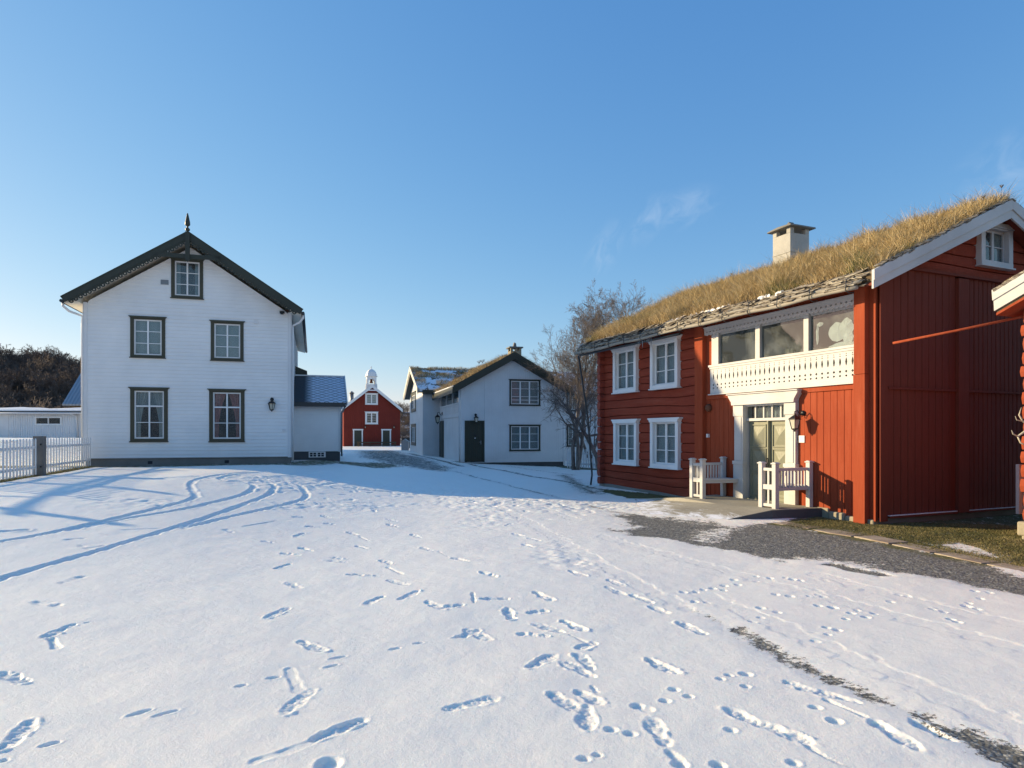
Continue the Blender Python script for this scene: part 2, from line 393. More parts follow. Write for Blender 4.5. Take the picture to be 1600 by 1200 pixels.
def m_tile():
    """diamond slates with snow lying on them"""
    m = N('diamond_slate_with_snow'); v = m.coord((1, 1, 1)); sx = m.new('ShaderNodeSeparateXYZ'); m.link(v, sx.inputs[0])
    a = m.math('ADD', m.math('MULTIPLY', sx.outputs['X'], 2.9), m.math('MULTIPLY', sx.outputs['Y'], 4.2))
    b = m.math('SUBTRACT', m.math('MULTIPLY', sx.outputs['X'], 2.9), m.math('MULTIPLY', sx.outputs['Y'], 4.2))
    fa = m.math('FRACT', a); fb = m.math('FRACT', b)
    ln = m.math('MINIMUM', fa, m.math('SUBTRACT', 1.0, fb))
    n = m.noise(m.coord(), 3, 6, 0.7)
    f = m.math('ADD', m.rng(ln, 0.04, 0.20), m.rng(n, 0.3, 0.7, -0.25, 0.2))
    e = m.rng(sx.outputs['X'], 6.9, 7.25)
    m.color(m.mix(m.math('MULTIPLY', m.rng(f, 0.3, 0.7), e), (0.035, 0.038, 0.045), (0.62, 0.66, 0.74))); m.rough(0.6)
    m.bump(ln, 0.5, 0.02); return m.mat
M['tile'] = m_tile()
def m_ground():
    m = N('snowy_ground')
    S = m.attr('snow'); Gm = m.attr('grass')
    v = m.coord()
    fine = m.noise(v, 30, 5, 0.75); mid = m.noise(v, 5, 6, 0.7); pebble = m.new('ShaderNodeTexVoronoi'); pebble.inputs['Scale'].default_value = 42; m.link(v, pebble.inputs['Vector'])
    peb = m.ramp(pebble.outputs['Color'], [(0.1, (0.12, 0.122, 0.108)), (0.5, (0.27, 0.272, 0.245)), (0.9, (0.58, 0.575, 0.52))])
    peb = m.mix(m.rng(pebble.outputs['Distance'], 0.0, 0.5, 0, 0.55), peb, (0.02, 0.02, 0.02))
    gr = m.ramp(m.noise(v, 14, 6, 0.75), [(0.3, (0.045, 0.04, 0.02)), (0.5, (0.10, 0.105, 0.03)), (0.7, (0.17, 0.14, 0.06))])
    base = m.mix(Gm, peb, gr)
    cov = m.math('ADD', S, m.math('ADD', m.rng(fine, 0.25, 0.75, -0.34, 0.34), m.rng(mid, 0.25, 0.75, -0.32, 0.32)))
    f = m.rng(cov, 0.46, 0.56)
    dirt = m.math('MULTIPLY', m.rng(m.noise(v, 0.7, 8, 0.75), 0.45, 0.8), 0.5)
    m.color(m.mix(f, base, m.mix(dirt, (0.95, 0.91, 0.83), (0.84, 0.82, 0.77))))
    m.rough(m.rng(f, 0, 1, 0.85, 0.55))
    g1 = m.noise(v, 90, 4, 0.75); g2 = m.noise(v, 26, 6, 0.7); g3 = m.noise(v, 3.5, 4)
    h = m.math('ADD', m.math('MULTIPLY', g1, 0.45), m.math('ADD', m.math('MULTIPLY', g2, 0.5), m.math('MULTIPLY', g3, 1.5)))
    h = m.math('ADD', m.math('MULTIPLY', f, 1.2), h)
    h = m.math('SUBTRACT', h, m.math('MULTIPLY', m.math('SUBTRACT', 1.0, f), m.math('MULTIPLY', pebble.outputs['Distance'], 0.9)))
    m.bump(h, 0.75, 0.015)
    m.link(m.math('MULTIPLY', f, 0.75), m.b.inputs['Subsurface Weight']); m.b.inputs['Subsurface Radius'].default_value = (0.75, 0.9, 1.0); m.b.inputs['Subsurface Scale'].default_value = 0.035
    return m.mat
M['ground'] = m_ground()
# ------------------------------------------------------------------ ground height
def ss(x): x = np.clip(x, 0, 1); return x * x * (3 - 2 * x)
def hbase(x, y):
    x = np.asarray(x, float); y = np.asarray(y, float)
    z = 0.60 * ss((-x - 1.5) / 7.5) * ss((y - 4.5) / 12.5) * (1 - 0.85 * ss((y - 38) / 30))
    z = z + 0.19 * np.exp(-((x + 3.5) / 4.0) ** 2 - ((y - 34) / 7.0) ** 2) - 0.06 * ss((x + 0.5) / 3) * ss((y - 26) / 8)
    z = z + 0.85 * ss((-x - 15.5) / 11) * ss((y - 21) / 16) * (1 - ss((y - 46) / 20))
    return z
def vnoise(X, Y, scale, seed, amp=1.0):
    """smooth value noise, X (nx,) Y (ny,) -> (ny, nx)"""
    r = np.random.RandomState(seed); n = 257; L = r.rand(n, n) - 0.5; L[-1] = L[0]; L[:, -1] = L[:, 0]
    fx = (X / scale) % (n - 1); fy = (Y / scale) % (n - 1)
    ix = np.floor(fx).astype(int) % (n - 1); iy = np.floor(fy).astype(int) % (n - 1)
    tx = ss(fx - np.floor(fx)); ty = ss(fy - np.floor(fy))
    A = L[:, ix] * (1 - tx) + L[:, ix + 1] * tx
    return amp * (A[iy, :] * (1 - ty)[:, None] + A[iy + 1, :] * ty[:, None])
def gp(px, py):
    """where the line of sight through a photo pixel meets the ground"""
    z = 0.0
    for _ in range(12):
        Z = (EYE - z) * FPX / max(py - HYP, 1.0); X = (px - CXP) * Z / FPX; z = float(hbase(X, Z))
    return X, Z
def steps(*segs):
    out = []
    for a, b, d in segs: out.append(np.arange(a, b - d * 0.5, d))
    out.append(np.array([segs[-1][1]])); return np.concatenate(out)
gx = steps((-700, -160, 60), (-160, -40, 4), (-40, -17, 0.4), (-17, -4.6, 0.033), (-4.6, 5.4, 0.0110), (5.4, 11.5, 0.033), (11.5, 40, 0.6), (40, 160, 5), (160, 700, 60))
gy = steps((-500, -40, 40), (-40, -4, 4), (-4, 2.8, 0.4), (2.8, 6.2, 0.0110), (6.2, 11, 0.021), (11, 25, 0.036), (25, 46, 0.09), (46, 120, 0.5), (120, 1500, 60))
XX, YY = np.meshgrid(gx, gy)
Zb = hbase(XX, YY)
D = np.zeros_like(Zb); RIM = np.zeros_like(Zb)
def win(x0, x1, y0, y1):
    i0, i1 = np.searchsorted(gx, x0), np.searchsorted(gx, x1); j0, j1 = np.searchsorted(gy, y0), np.searchsorted(gy, y1)
    return slice(j0, j1), slice(i0, i1)
rs = np.random.RandomState(5)
fineN = vnoise(gx, gy, 0.035, 21); fineM = vnoise(gx, gy, 0.09, 22); fineN2 = vnoise(gx, gy, 0.022, 23)
def stamp_boot(a, b, depth=0.024, w=0.104, maxlen=0.37):
    A = np.array(gp(*a)); B = np.array(gp(*b)); L = np.linalg.norm(B - A)
    if L < 0.2: m_ = (A + B) / 2; d_ = (B - A) / max(L, 1e-3); A = m_ - d_ * 0.14; B = m_ + d_ * 0.14; L = 0.28
    if L > maxlen: m_ = (A + B) / 2; d_ = (B - A) / L; A = m_ - d_ * maxlen / 2; B = m_ + d_ * maxlen / 2; L = maxlen
    d = (B - A) / L; n = np.array((-d[1], d[0])); c = (A + B) / 2
    s = win(c[0] - L * .5 - .16, c[0] + L * .5 + .16, c[1] - L * .5 - .16, c[1] + L * .5 + .16)
    x = XX[s] - A[0]; y = YY[s] - A[1]
    if x.size == 0: return
    u = (x * d[0] + y * d[1]); v = x * n[0] + y * n[1]
    u = u + fineM[s] * 0.045; v = v + fineN[s] * 0.018 + fineM[s] * 0.022
    f1 = np.sqrt(((u - 0.34 * L) / (0.35 * L)) ** 2 + (v / (w * .5)) ** 2)
    f2 = np.sqrt(((u - 0.80 * L) / (0.20 * L)) ** 2 + (v / (w * .40)) ** 2)
    f3 = np.maximum(np.abs(u - 0.6 * L) / (0.2 * L), np.abs(v) / (w * .33))
    f = np.minimum(np.minimum(f1, f2), f3)
    m_ = ss((1.22 - f) / 0.46)
    heel = 1 + 0.25 * (u > 0.66 * L)
    dd = depth * m_ * heel * (1 + fineM[s] * 0.7) - 0.006 * m_ * ss((fineN[s] + .05) * 6) - 0.0045 * m_ * ss((np.sin(u * 6.283 / .036 + 2 * fineM[s]) - .1) * 2) + 0.005 * m_ * fineN2[s]
    D[s] = np.maximum(D[s], dd)
    RIM[s] = np.maximum(RIM[s], (0.002 + 0.016 * np.clip(fineN[s] + fineM[s] * .6, 0, 1)) * np.exp(-((f - 1.28) / 0.15) ** 2))
def stamp_pit(p, r=0.04, depth=0.022, q=None, asp=1.0):
    A = np.array(gp(*p)); B = np.array(gp(*q)) if q else A + np.array((0.02, 0.0))
    c = (A + B) / 2; L = max(np.linalg.norm(B - A) / 2, r); d = (B - A) / max(np.linalg.norm(B - A), 1e-4)
    L = min(L, 0.12)
    s = win(c[0] - L - .1, c[0] + L + .1, c[1] - L - .1, c[1] + L + .1)
    x = XX[s] - c[0]; y = YY[s] - c[1]
    if x.size == 0: return
    u = (x * d[0] + y * d[1]) / L; v = (-x * d[1] + y * d[0]) / r
    f = np.sqrt(u * u + v * v) + fineM[s] * 0.35
    D[s] = np.maximum(D[s], depth * ss((1.3 - f) / 0.6)); RIM[s] = np.maximum(RIM[s], 0.004 * np.exp(-((f - 1.4) / .2) ** 2))
def stamp_line(pts, hw, depth, rim=0.01, ragged=0.02, world=False):
    P = np.array([p if world else gp(*p) for p in pts])
    # smooth the polyline
    for _ in range(3):
        Q = [P[0]]
        for a, b in zip(P, P[1:]): Q += [a * .75 + b * .25, a * .25 + b * .75]
        Q.append(P[-1]); P = np.array(Q)
    for a, b in zip(P, P[1:]):
        L = np.linalg.norm(b - a)
        if L < 1e-4: continue
        d = (b - a) / L; pad = hw * 2.2 + .1
        s = win(min(a[0], b[0]) - pad, max(a[0], b[0]) + pad, min(a[1], b[1]) - pad, max(a[1], b[1]) + pad)
        x = XX[s] - a[0]; y = YY[s] - a[1]
        if x.size == 0: continue
        u = np.clip(x * d[0] + y * d[1], 0, L); dist = np.sqrt((x - u * d[0]) ** 2 + (y - u * d[1]) ** 2) + fineM[s] * ragged
        D[s] = np.maximum(D[s], depth * ss((hw * 1.15 - dist) / (hw * 0.35)) * (1 + 0.3 * fineN[s]))
        RIM[s] = np.maximum(RIM[s], rim * (0.6 + fineM[s]) * np.exp(-((dist - hw * 1.3) / (hw * 0.3)) ** 2))
boots = [((96,911),(131,899)),((52,941),(96,948)),((67,997),(118,976)),((2,1052),(44,1066)),((52,1127),(0,1174)),((430,887),(454,879)),
 ((439,863),(467,867)),((445,907),(472,919)),((417,964),(451,948)),((508,1017),(462,997)),((445,1113),(489,1076)),((572,1122),(481,1162)),
 ((782,1089),(691,1109)),((567,946),(602,929)),((659,922),(616,941)),((694,954),(664,939)),((694,950),(724,945)),((769,999),(726,980)),
 ((871,1019),(820,1044)),((872,1029),(931,1057)),((904,1019),(925,1045)),((905,1110),(856,1081)),((940,1100),(899,1077)),((918,1138),(915,1100)),
 ((597,875),(614,882)),((604,905),(640,916)),((707,872),(732,879)),((747,894),(784,907)),((863,939),(833,926)),((925,907),(878,890)),
 ((977,918),(949,907)),((977,931),(947,918)),((792,948),(801,972)),((824,957),(857,954)),((829,972),(887,989)),((921,989),(870,965)),
 ((822,989),(846,991)),((902,1012),(932,1002)),((752,937),(797,937)),((1062,1052),(1003,1024)),((1011,1113),(1044,1175)),((1136,1107),(1197,1136)),
 ((1250,1155),(1211,1138)),((1442,1175),(1355,1122)),((1274,1081),(1228,1063)),((1290,1083),(1324,1092)),((1436,1131),(1473,1149)),
 ((987,930),(1022,943)),((1062,972),(1101,991)),((1016,947),(1044,958)),((544,831),(560,836)),((556,851),(574,856)),((642,834),(657,840)),
 ((651,852),(685,865)),((604,812),(621,816)),((606,820),(620,824)),((580,794),(591,805)),((492,784),(499,792)),((499,805),(520,812)),
 ((507,818),(522,820)),((480,822),(501,824)),((456,809),(479,809)),((458,839),(477,831)),((467,854),(488,860)),((797,833),(822,839)),((822,840),(846,846)),
 ((803,811),(812,809)),((790,822),(800,819)),((816,850),(837,856)),((740,985),(722,992)),((118,850),(150,858)),((140,856),(160,852)),
 ((350,826),(365,832)),((110,842),(125,841))]
for a, b in boots: stamp_boot(a, b, depth=rs.uniform(.012, .017) if a[1] > 980 else rs.uniform(.012, .018))
for a, b in (((501,873),(550,879)),((544,897),(591,900)),((410,845),(425,848)),((520,870),(535,872))): stamp_boot(a, b, depth=0.010)
f5 = lambda X, Y: (900 + X / 2.286, 860 + Y / 2.286)
for q in [(485,135),(525,125),(525,142),(560,105),(575,122),(425,148),(420,182),(465,185),(655,205),(715,222),(655,240),(628,255),(710,158),(760,165),(745,100),(690,100),(640,92),(770,105),(800,110),(860,158),(880,165),(915,205),(860,198),(980,225),(1030,238),(1060,225),(890,275),(930,285),(895,300),(850,320),(540,445),(510,458),(600,485),(600,440),(345,495),(395,520),(313,535),(215,555),(250,565),(120,640),(185,655),(70,735),(20,750),(545,640),(850,560),(920,610),(770,760),(500,770),(365,770),(1270,210),(1310,220),(1335,245),(1360,255),(1400,190),(1440,175),(1430,210),(1390,200),(1470,155),(1420,150),(1120,185),(1150,160),(1180,165),(960,245),(1000,215),(830,165),(640,110),(450,140),(380,150)]:
    stamp_pit(f5(*q), r=0.026 + 0.014 * rs.rand(), depth=0.010 + 0.007 * rs.rand())
for a, b in [((199,1118),(235,1108)),((240,1119),(278,1109)),((62,1166),(92,1158)),((368,1073),(386,1069)),((418,1059),(437,1056)),((506,1042),(528,1037)),((516,1028),(540,1023)),((608,1013),(625,1010)),((646,1004),(662,1002)),((707,995),(728,992)),((0,1190),(10,1186)),((135,974),(137,975))]:
    stamp_pit(a, r=0.022, depth=0.012, q=b)
stamp_pit((497, 1196), r=0.06, depth=0.022, q=(528, 1197))
# drag marks beside boots
for pts, hw, dp in (([(400,1190),(440,1178),(485,1162)], 0.032, 0.004), ([(452,1044),(458,1060),(468,1078)], 0.040, 0.0045), ([(606,886),(628,897)], 0.02, 0.010),
    ([(562,838),(576,844)], 0.02, .01), ([(738,928),(741,942)], 0.015, 0.015), ([(80,998),(88,1012)], 0.03, 0.012), ([(890,990),(925,1006)], 0.012, 0.008),
    ([(1250,1155),(1290,1185),(1330,1200)], 0.012, 0.008), ([(1290,1092),(1350,1120)], 0.02, 0.010), ([(1044,1175),(1062,1190)], .02, .01), ([(685,862),(700,870)], .012, .008),
    ([(190,828),(250,826)], .03, .008), ([(382,822),(432,815)], .03, .010), ([(925,1070),(932,1080)], .012, .01)):
    stamp_line(pts, hw, dp, rim=0.004)
# wheel ruts swinging round in front of the white house
tracks = [[(-30,852),(0,846),(60,836),(140,818),(230,795),(290,778),(307,769)], [(110,828),(180,812),(280,797),(340,782),(378,772),(392,765)],
 [(-30,916),(0,904),(80,880),(170,855),(250,832),(300,816),(360,797),(410,778),(425,768)], [(285,826),(300,822),(345,811),(420,796),(470,783),(482,773),(474,765)]]
for t_ in tracks: stamp_line(t_, 0.070, 0.026, rim=0.010, ragged=.03)
arcs = [[(307,769),(300,760),(296,754),(310,748),(350,742),(390,738)], [(392,765),(400,758),(380,752),(342,751),(345,746),(380,741),(420,737)],
 [(425,768),(432,760),(420,754),(400,751)], [(474,765),(470,758),(445,754),(425,752),(400,745)], [(470,757),(500,760),(535,765)], [(5,745),(0,746)],
 [(400,748),(440,744),(500,742)], [(0,830),(40,828)], [(540,763),(610,768)], [(250,747),(310,745)], [(430,740),(520,737)]]
for t_ in arcs: stamp_line(t_, 0.075, 0.015, rim=0.016, ragged=0.06)
# faint old wheel tracks pressed across the yard
for t_ in ([(600,742),(700,768),(790,795),(880,848),(980,905),(1070,948)], [(700,748),(800,778),(900,812)], [(940,838),(1060,872),(1240,920),(1420,966),(1640,1025)], [(1280,900),(1450,945),(1640,985)], [(1100,930),(1240,985),(1380,1045),(1640,1160)]):
    stamp_line(t_, 0.13, 0.0045, rim=0.0008, ragged=0.14)
# trampled belt
trample = np.zeros_like(Zb)
def blob(px, py, rx, ry, amp=1.0):
    c = gp(px, py); s = win(c[0] - 3 * rx, c[0] + 3 * rx, c[1] - 3 * ry, c[1] + 3 * ry)
    trample[s] = np.maximum(trample[s], amp * np.exp(-((XX[s] - c[0]) / rx) ** 2 - ((YY[s] - c[1]) / ry) ** 2))
for px, py, rx, ry in ((430,753,1.5,1.6),(520,752,1.5,1.4),(600,758,1.4,1.3),(680,768,1.5,1.4),(740,788,1.1,1.6),(790,778,1.2,1.4),(850,790,1.2,1.4),(560,790,0.9,1.0),(470,790,.7,.8),
    (760,812,.5,1.2),(870,868,.35,.9),(905,880,.3,.6),(235,776,1.4,.7),(950,790,1.0,1.2)): blob(px, py, rx, ry)
bump_small = (vnoise(gx, gy, 0.16, 31) + 0.5 * vnoise(gx, gy, 0.08, 32))
snowz = vnoise(gx, gy, 2.6, 11, 0.05) + vnoise(gx, gy, 0.75, 12, 0.012) + vnoise(gx, gy, 0.30, 13, 0.0045) + vnoise(gx, gy, 0.1, 14, 0.0016)
Z = Zb + snowz + trample * np.clip(bump_small * 0.032, -0.014, 0.015) - D + RIM * (D < 0.004)
# small random pocks around the belt
for k in range(240):
    t_ = rs.rand(); px = 420 + 520 * t_; py = 748 + 45 * t_ + rs.randn() * 10
    if py < 740: continue
    c = gp(px, py); s = win(c[0] - .3, c[0] + .3, c[1] - .3, c[1] + .3); a = rs.rand() * 3.14; ca, sa = math.cos(a), math.sin(a)
    u = ((XX[s] - c[0]) * ca + (YY[s] - c[1]) * sa) / 0.13; v = (-(XX[s] - c[0]) * sa + (YY[s] - c[1]) * ca) / 0.06
    Z[s] -= 0.014 * np.exp(-(u * u + v * v) ** 2)
# what covers the ground
SN = np.full_like(Zb, 1.0); GRS = np.zeros_like(Zb)
def sdist(poly, pad=1.5, closed=True):
    P = np.array(poly); s = win(P[:, 0].min() - pad, P[:, 0].max() + pad, P[:, 1].min() - pad, P[:, 1].max() + pad)
    x = XX[s]; y = YY[s]; dm = np.full(x.shape, 1e9); inside = np.zeros(x.shape, bool); n = len(P)
    for i in range(n if closed else n - 1):
        a = P[i]; b = P[(i + 1) % n]; d = b - a; L2 = max((d ** 2).sum(), 1e-9)
        t = np.clip(((x - a[0]) * d[0] + (y - a[1]) * d[1]) / L2, 0, 1)
        dm = np.minimum(dm, np.hypot(x - a[0] - t * d[0], y - a[1] - t * d[1]))
        if closed: inside ^= ((a[1] > y) != (b[1] > y)) & (x < (b[0] - a[0]) * (y - a[1]) / (b[1] - a[1] + 1e-12) + a[0])
    return s, np.where(inside, -dm, dm)
edgeN = vnoise(gx, gy, 0.8, 51, 0.5) + vnoise(gx, gy, 0.25, 52, 0.3) + vnoise(gx, gy, 0.09, 53, 0.15)
def bare(poly, w=0.25, level=0.0, grass=0.0, closed=True, off=0.0):
    """snow thins out inside the outline; level = cover that stays"""
    s, sd = sdist(poly, closed=closed); sd = sd - off + (edgeN[s] * min(1.0, w * 2.2) if closed else edgeN[s] * .12)
    f = ss(0.5 - sd / w)
    SN[s] = np.minimum(SN[s], 1 - f * (1 - level))
    if grass: GRS[s] = np.maximum(GRS[s], f * grass)
def pp(*pts): return [gp(*p) for p in pts]
# gravel along the red house
bare(pp((972,804),(1040,807),(1110,815),(1165,822),(1215,819),(1262,828),(1345,842),(1427,859),(1500,875),(1620,902),(1620,930),(1560,921),(1500,912),(1400,893),(1330,883),(1270,876),(1230,880),(1195,872),(1130,856),(1070,850),(1010,838),(980,826)), 0.85, 0.20, off=.04)
bare(pp((1290,876),(1340,888),(1392,901),(1375,905),(1320,893),(1280,883)), 0.2, 0.15)
s, sd = sdist(pp((1085,826),(1130,822),(1170,826),(1135,846),(1100,850),(1070,846))); SN[s] = np.maximum(SN[s], 0.62 * ss(0.5 - sd / 0.9))
s, sd = sdist(pp((1000,803),(1130,817),(1180,822),(1120,823),(1030,812))); SN[s] = np.maximum(SN[s], 0.45 * ss(0.5 - sd / 0.5))
# bare streak of gravel down the slope
for (a, b, wd, lv) in (((1060,942),(1105,962),0.03,0.45),((1105,962),(1150,982),0.05,0.36),((1150,982),(1200,1010),0.10,0.26),((1200,1010),(1250,1035),0.12,0.24),((1250,1035),(1310,1062),0.10,0.24),((1310,1062),(1370,1090),0.07,0.28),
        ((1370,1090),(1440,1118),0.04,0.30),((1440,1118),(1500,1145),0.07,0.22),((1500,1145),(1560,1172),0.10,0.12),((1560,1172),(1640,1215),0.14,0.05)):
    bare(pp(a, b), 0.34, lv + .02, closed=False, off=wd * .85)
# road in the shade between the houses
bare(pp((548,704),(612,703),(640,710),(690,722),(725,735),(690,737),(640,730),(590,722),(552,714)), 2.4, 0.42)
for ln, wd, lv in (([(660,722),(720,738),(790,757),(870,776)],0.10,0.30),([(735,725),(800,738),(880,752),(960,768),(1010,778)],0.16,0.24),([(860,775),(920,783),(960,790)],0.06,0.40),([(790,727),(900,742)],0.2,0.46),
        ([(915,788),(960,797)],0.12,0.40),([(960,798),(1010,806)],0.18,0.34),([(640,708),(680,718),(720,727)],.3,.35)):
    bare(pp(*ln), 0.5, lv + .06, closed=False, off=wd)
# grass by the red gable and along the foundations
bare(pp((1215,819),(1275,806),(1300,808),(1372,812),(1560,790),(1680,800),(1680,910),(1592,893),(1500,874),(1427,858),(1345,841),(1262,827)), 0.25, 0.30, grass=1)
s, sd = sdist(pp((1430,848),(1500,842),(1560,856),(1600,872),(1600,885),(1540,874),(1480,862))); SN[s] = np.maximum(SN[s], 0.64 * ss(0.5 - sd / 0.8))
s, sd = sdist(pp((1240,822),(1330,826),(1420,842),(1400,848),(1330,838))); SN[s] = np.maximum(SN[s], 0.46 * ss(0.5 - sd / 0.4))
bare(pp((935,762),(1000,768),(1075,775),(1060,781),(990,777),(938,767)), 0.25, 0.1, grass=1)
bare([(-14.8, 22.15), (-11.5, 23.1), (-8.1, 24.15), (-7.6, 26.6), (-5.9, 26.8), (-5.5, 28.0)], 1.1, 0.40, grass=0.9, closed=False, off=0.95)
bare([(-12.15, 14.0), (-12.2, 15.5), (-12.8, 17.6), (-14.2, 22.1)], 0.25, 0.0, grass=1, closed=False, off=0.16)
bare([(2.9, 35.0), (3.6, 32.6), (4.6, 31.8)], 0.8, 0.2, grass=0.8, closed=False, off=0.7)
bare([(-2.6, 33.9), (0, 34.6), (2.9, 35.4)], 0.8, 0.36, grass=0.6, closed=False, off=0.6)
bare(pp((930,770),(900,756),(880,742)), 1.2, 0.42, grass=0.5, closed=False, off=0.4)
s = win(-40, -14.6, 18, 34); GRS[s] = 1; SN[s] = np.minimum(SN[s], 0.62)
s = win(-30, -12.0, 12, 34); m_ = np.exp(-((XX[s] + 17) / 2.5) ** 2 - ((YY[s] - 22) / 1.6) ** 2); SN[s] = np.minimum(SN[s], 1 - 0.75 * m_)
SN = SN - 0.5 * np.clip((D - 0.030) * 40, 0, 0.15)
Z = Z + 0.022 * (np.clip(SN, 0, 1) - 1) + (1 - np.clip(SN, 0, 1)) * vnoise(gx, gy, 0.05, 41, 0.012)
ny, nx = XX.shape
V = np.stack([XX, YY, Z], -1).reshape(-1, 3)
ids = np.arange(nx * ny).reshape(ny, nx)
Fq = np.stack([ids[:-1, :-1], ids[:-1, 1:], ids[1:, 1:], ids[1:, :-1]], -1).reshape(-1, 4)
me = bpy.data.meshes.new('ground'); me.vertices.add(len(V)); me.vertices.foreach_set('co', V.astype(np.float32).ravel())
me.loops.add(len(Fq) * 4); me.loops.foreach_set('vertex_index', Fq.astype(np.int32).ravel())
me.polygons.add(len(Fq)); me.polygons.foreach_set('loop_start', np.arange(0, len(Fq) * 4, 4, dtype=np.int32))
me.polygons.foreach_set('use_smooth', np.ones(len(Fq), dtype=bool)); me.update(calc_edges=True)
for nm, arr in (('snow', SN), ('grass', GRS)):
    at = me.attributes.new(nm, 'FLOAT', 'POINT'); at.data.foreach_set('value', np.clip(arr, 0, 1).astype(np.float32).ravel())
ground = link_mesh('ground', me, M['ground']); ground['kind'] = 'structure'
def gz(x, y): return float(hbase(x, y))
del V, Fq, ids
# ------------------------------------------------------------------ building pieces
def spans(a, b, cuts):
    """a..b minus the cut intervals"""
    out = [(a, b)]
    for c0, c1 in cuts:
        nx_ = []
        for p, q in out:
            if c1 <= p or c0 >= q: nx_.append((p, q)); continue
            if c0 > p: nx_.append((p, c0))
            if c1 < q: nx_.append((c1, q))
        out = nx_
    return [(p, q) for p, q in out if q - p > 1e-4]
def course_wall(mb, zs, edge, ops, prof, ts, maxw=None):
    """horizontal cladding or logs. ops: (u0,u1,z0,z1); prof(t, i) depth offset over the course height"""
    for i in range(len(zs) - 1):
        za, zb = zs[i], zs[i + 1]; h = zb - za
        lv = sorted(set([za + t * h for t in ts] + [z for o in ops for z in (o[2], o[3]) if za < z < zb]))
        for a, b in zip(lv, lv[1:]):
            mid = (a + b) / 2; cuts = [(o[0], o[1]) for o in ops if o[2] < mid < o[3]]
            la, ra = edge(a); lb, rb = edge(b)
            if ra - la < 0.01 and rb - lb < 0.01: continue
            da, db = prof((a - za) / h, i), prof((b - za) / h, i)
            for p, q in spans(min(la, lb), max(ra, rb), cuts):
                n = max(1, int((q - p) / maxw)) if maxw else 1
                for k in range(n):
                    x0 = p + (q - p) * k / n; x1 = p + (q - p) * (k + 1) / n
                    c = lambda x, lo, hi: min(max(x, lo), hi)
                    mb.face([(c(x0, la, ra), da, a), (c(x1, la, ra), da, a), (c(x1, lb, rb), db, b), (c(x0, lb, rb), db, b)])
def lap(t, i): return -0.021 * (1 - t) if t > 0.001 else 0.0
def lap_wall(mb, z0, z1, edge, ops, h=0.13):
    n = max(1, round((z1 - z0) / h)); zs = [z0 + (z1 - z0) * k / n for k in range(n + 1)]
    course_wall(mb, zs, edge, ops, lap, [0, 0.012, 1])
def board_wall(mb, us, z0, top, ops, d=0.0, g=0.006, gd=0.018, jit=0.0, seed=1):
    rnd = random.Random(seed)
    for a, b in zip(us, us[1:]):
        j = rnd.uniform(-jit, jit)
        e = sorted(set([a, b] + [u for o in ops for u in (o[0], o[1]) if a < u < b]))
        for p, q in zip(e, e[1:]):
            mid = (p + q) / 2; cuts = [(o[2], o[3]) for o in ops if o[0] < mid < o[1]]
            zt = max(top(p), top(q))
            for s0, s1 in spans(z0, zt, cuts):
                def P(u, dd, z): return (u, d + dd + j, min(z, top(u)))
                cols = [(p, gd if p == a else 0)] + ([(p + g, 0)] if p == a else []) + ([(q - g, 0)] if q == b else []) + [(q, gd if q == b else 0)]
                for (u0, d0), (u1, d1) in zip(cols, cols[1:]):
                    if top(u0) <= s0 and top(u1) <= s0: continue
                    mb.face([P(u0, d0, s0), P(u1, d1, s0), P(u1, d1, s1), P(u0, d0, s1)])
def gable_fn(u0, u1, um, ze, zr):
    """roof underside height over u"""
    return lambda u: (ze + (zr - ze) * (u - u0) / (um - u0)) if u < um else (ze + (zr - ze) * (u1 - u) / (u1 - um))
def even(a, b, w):
    n = max(1, round((b - a) / w)); return [a + (b - a) * k / n for k in range(n + 1)]
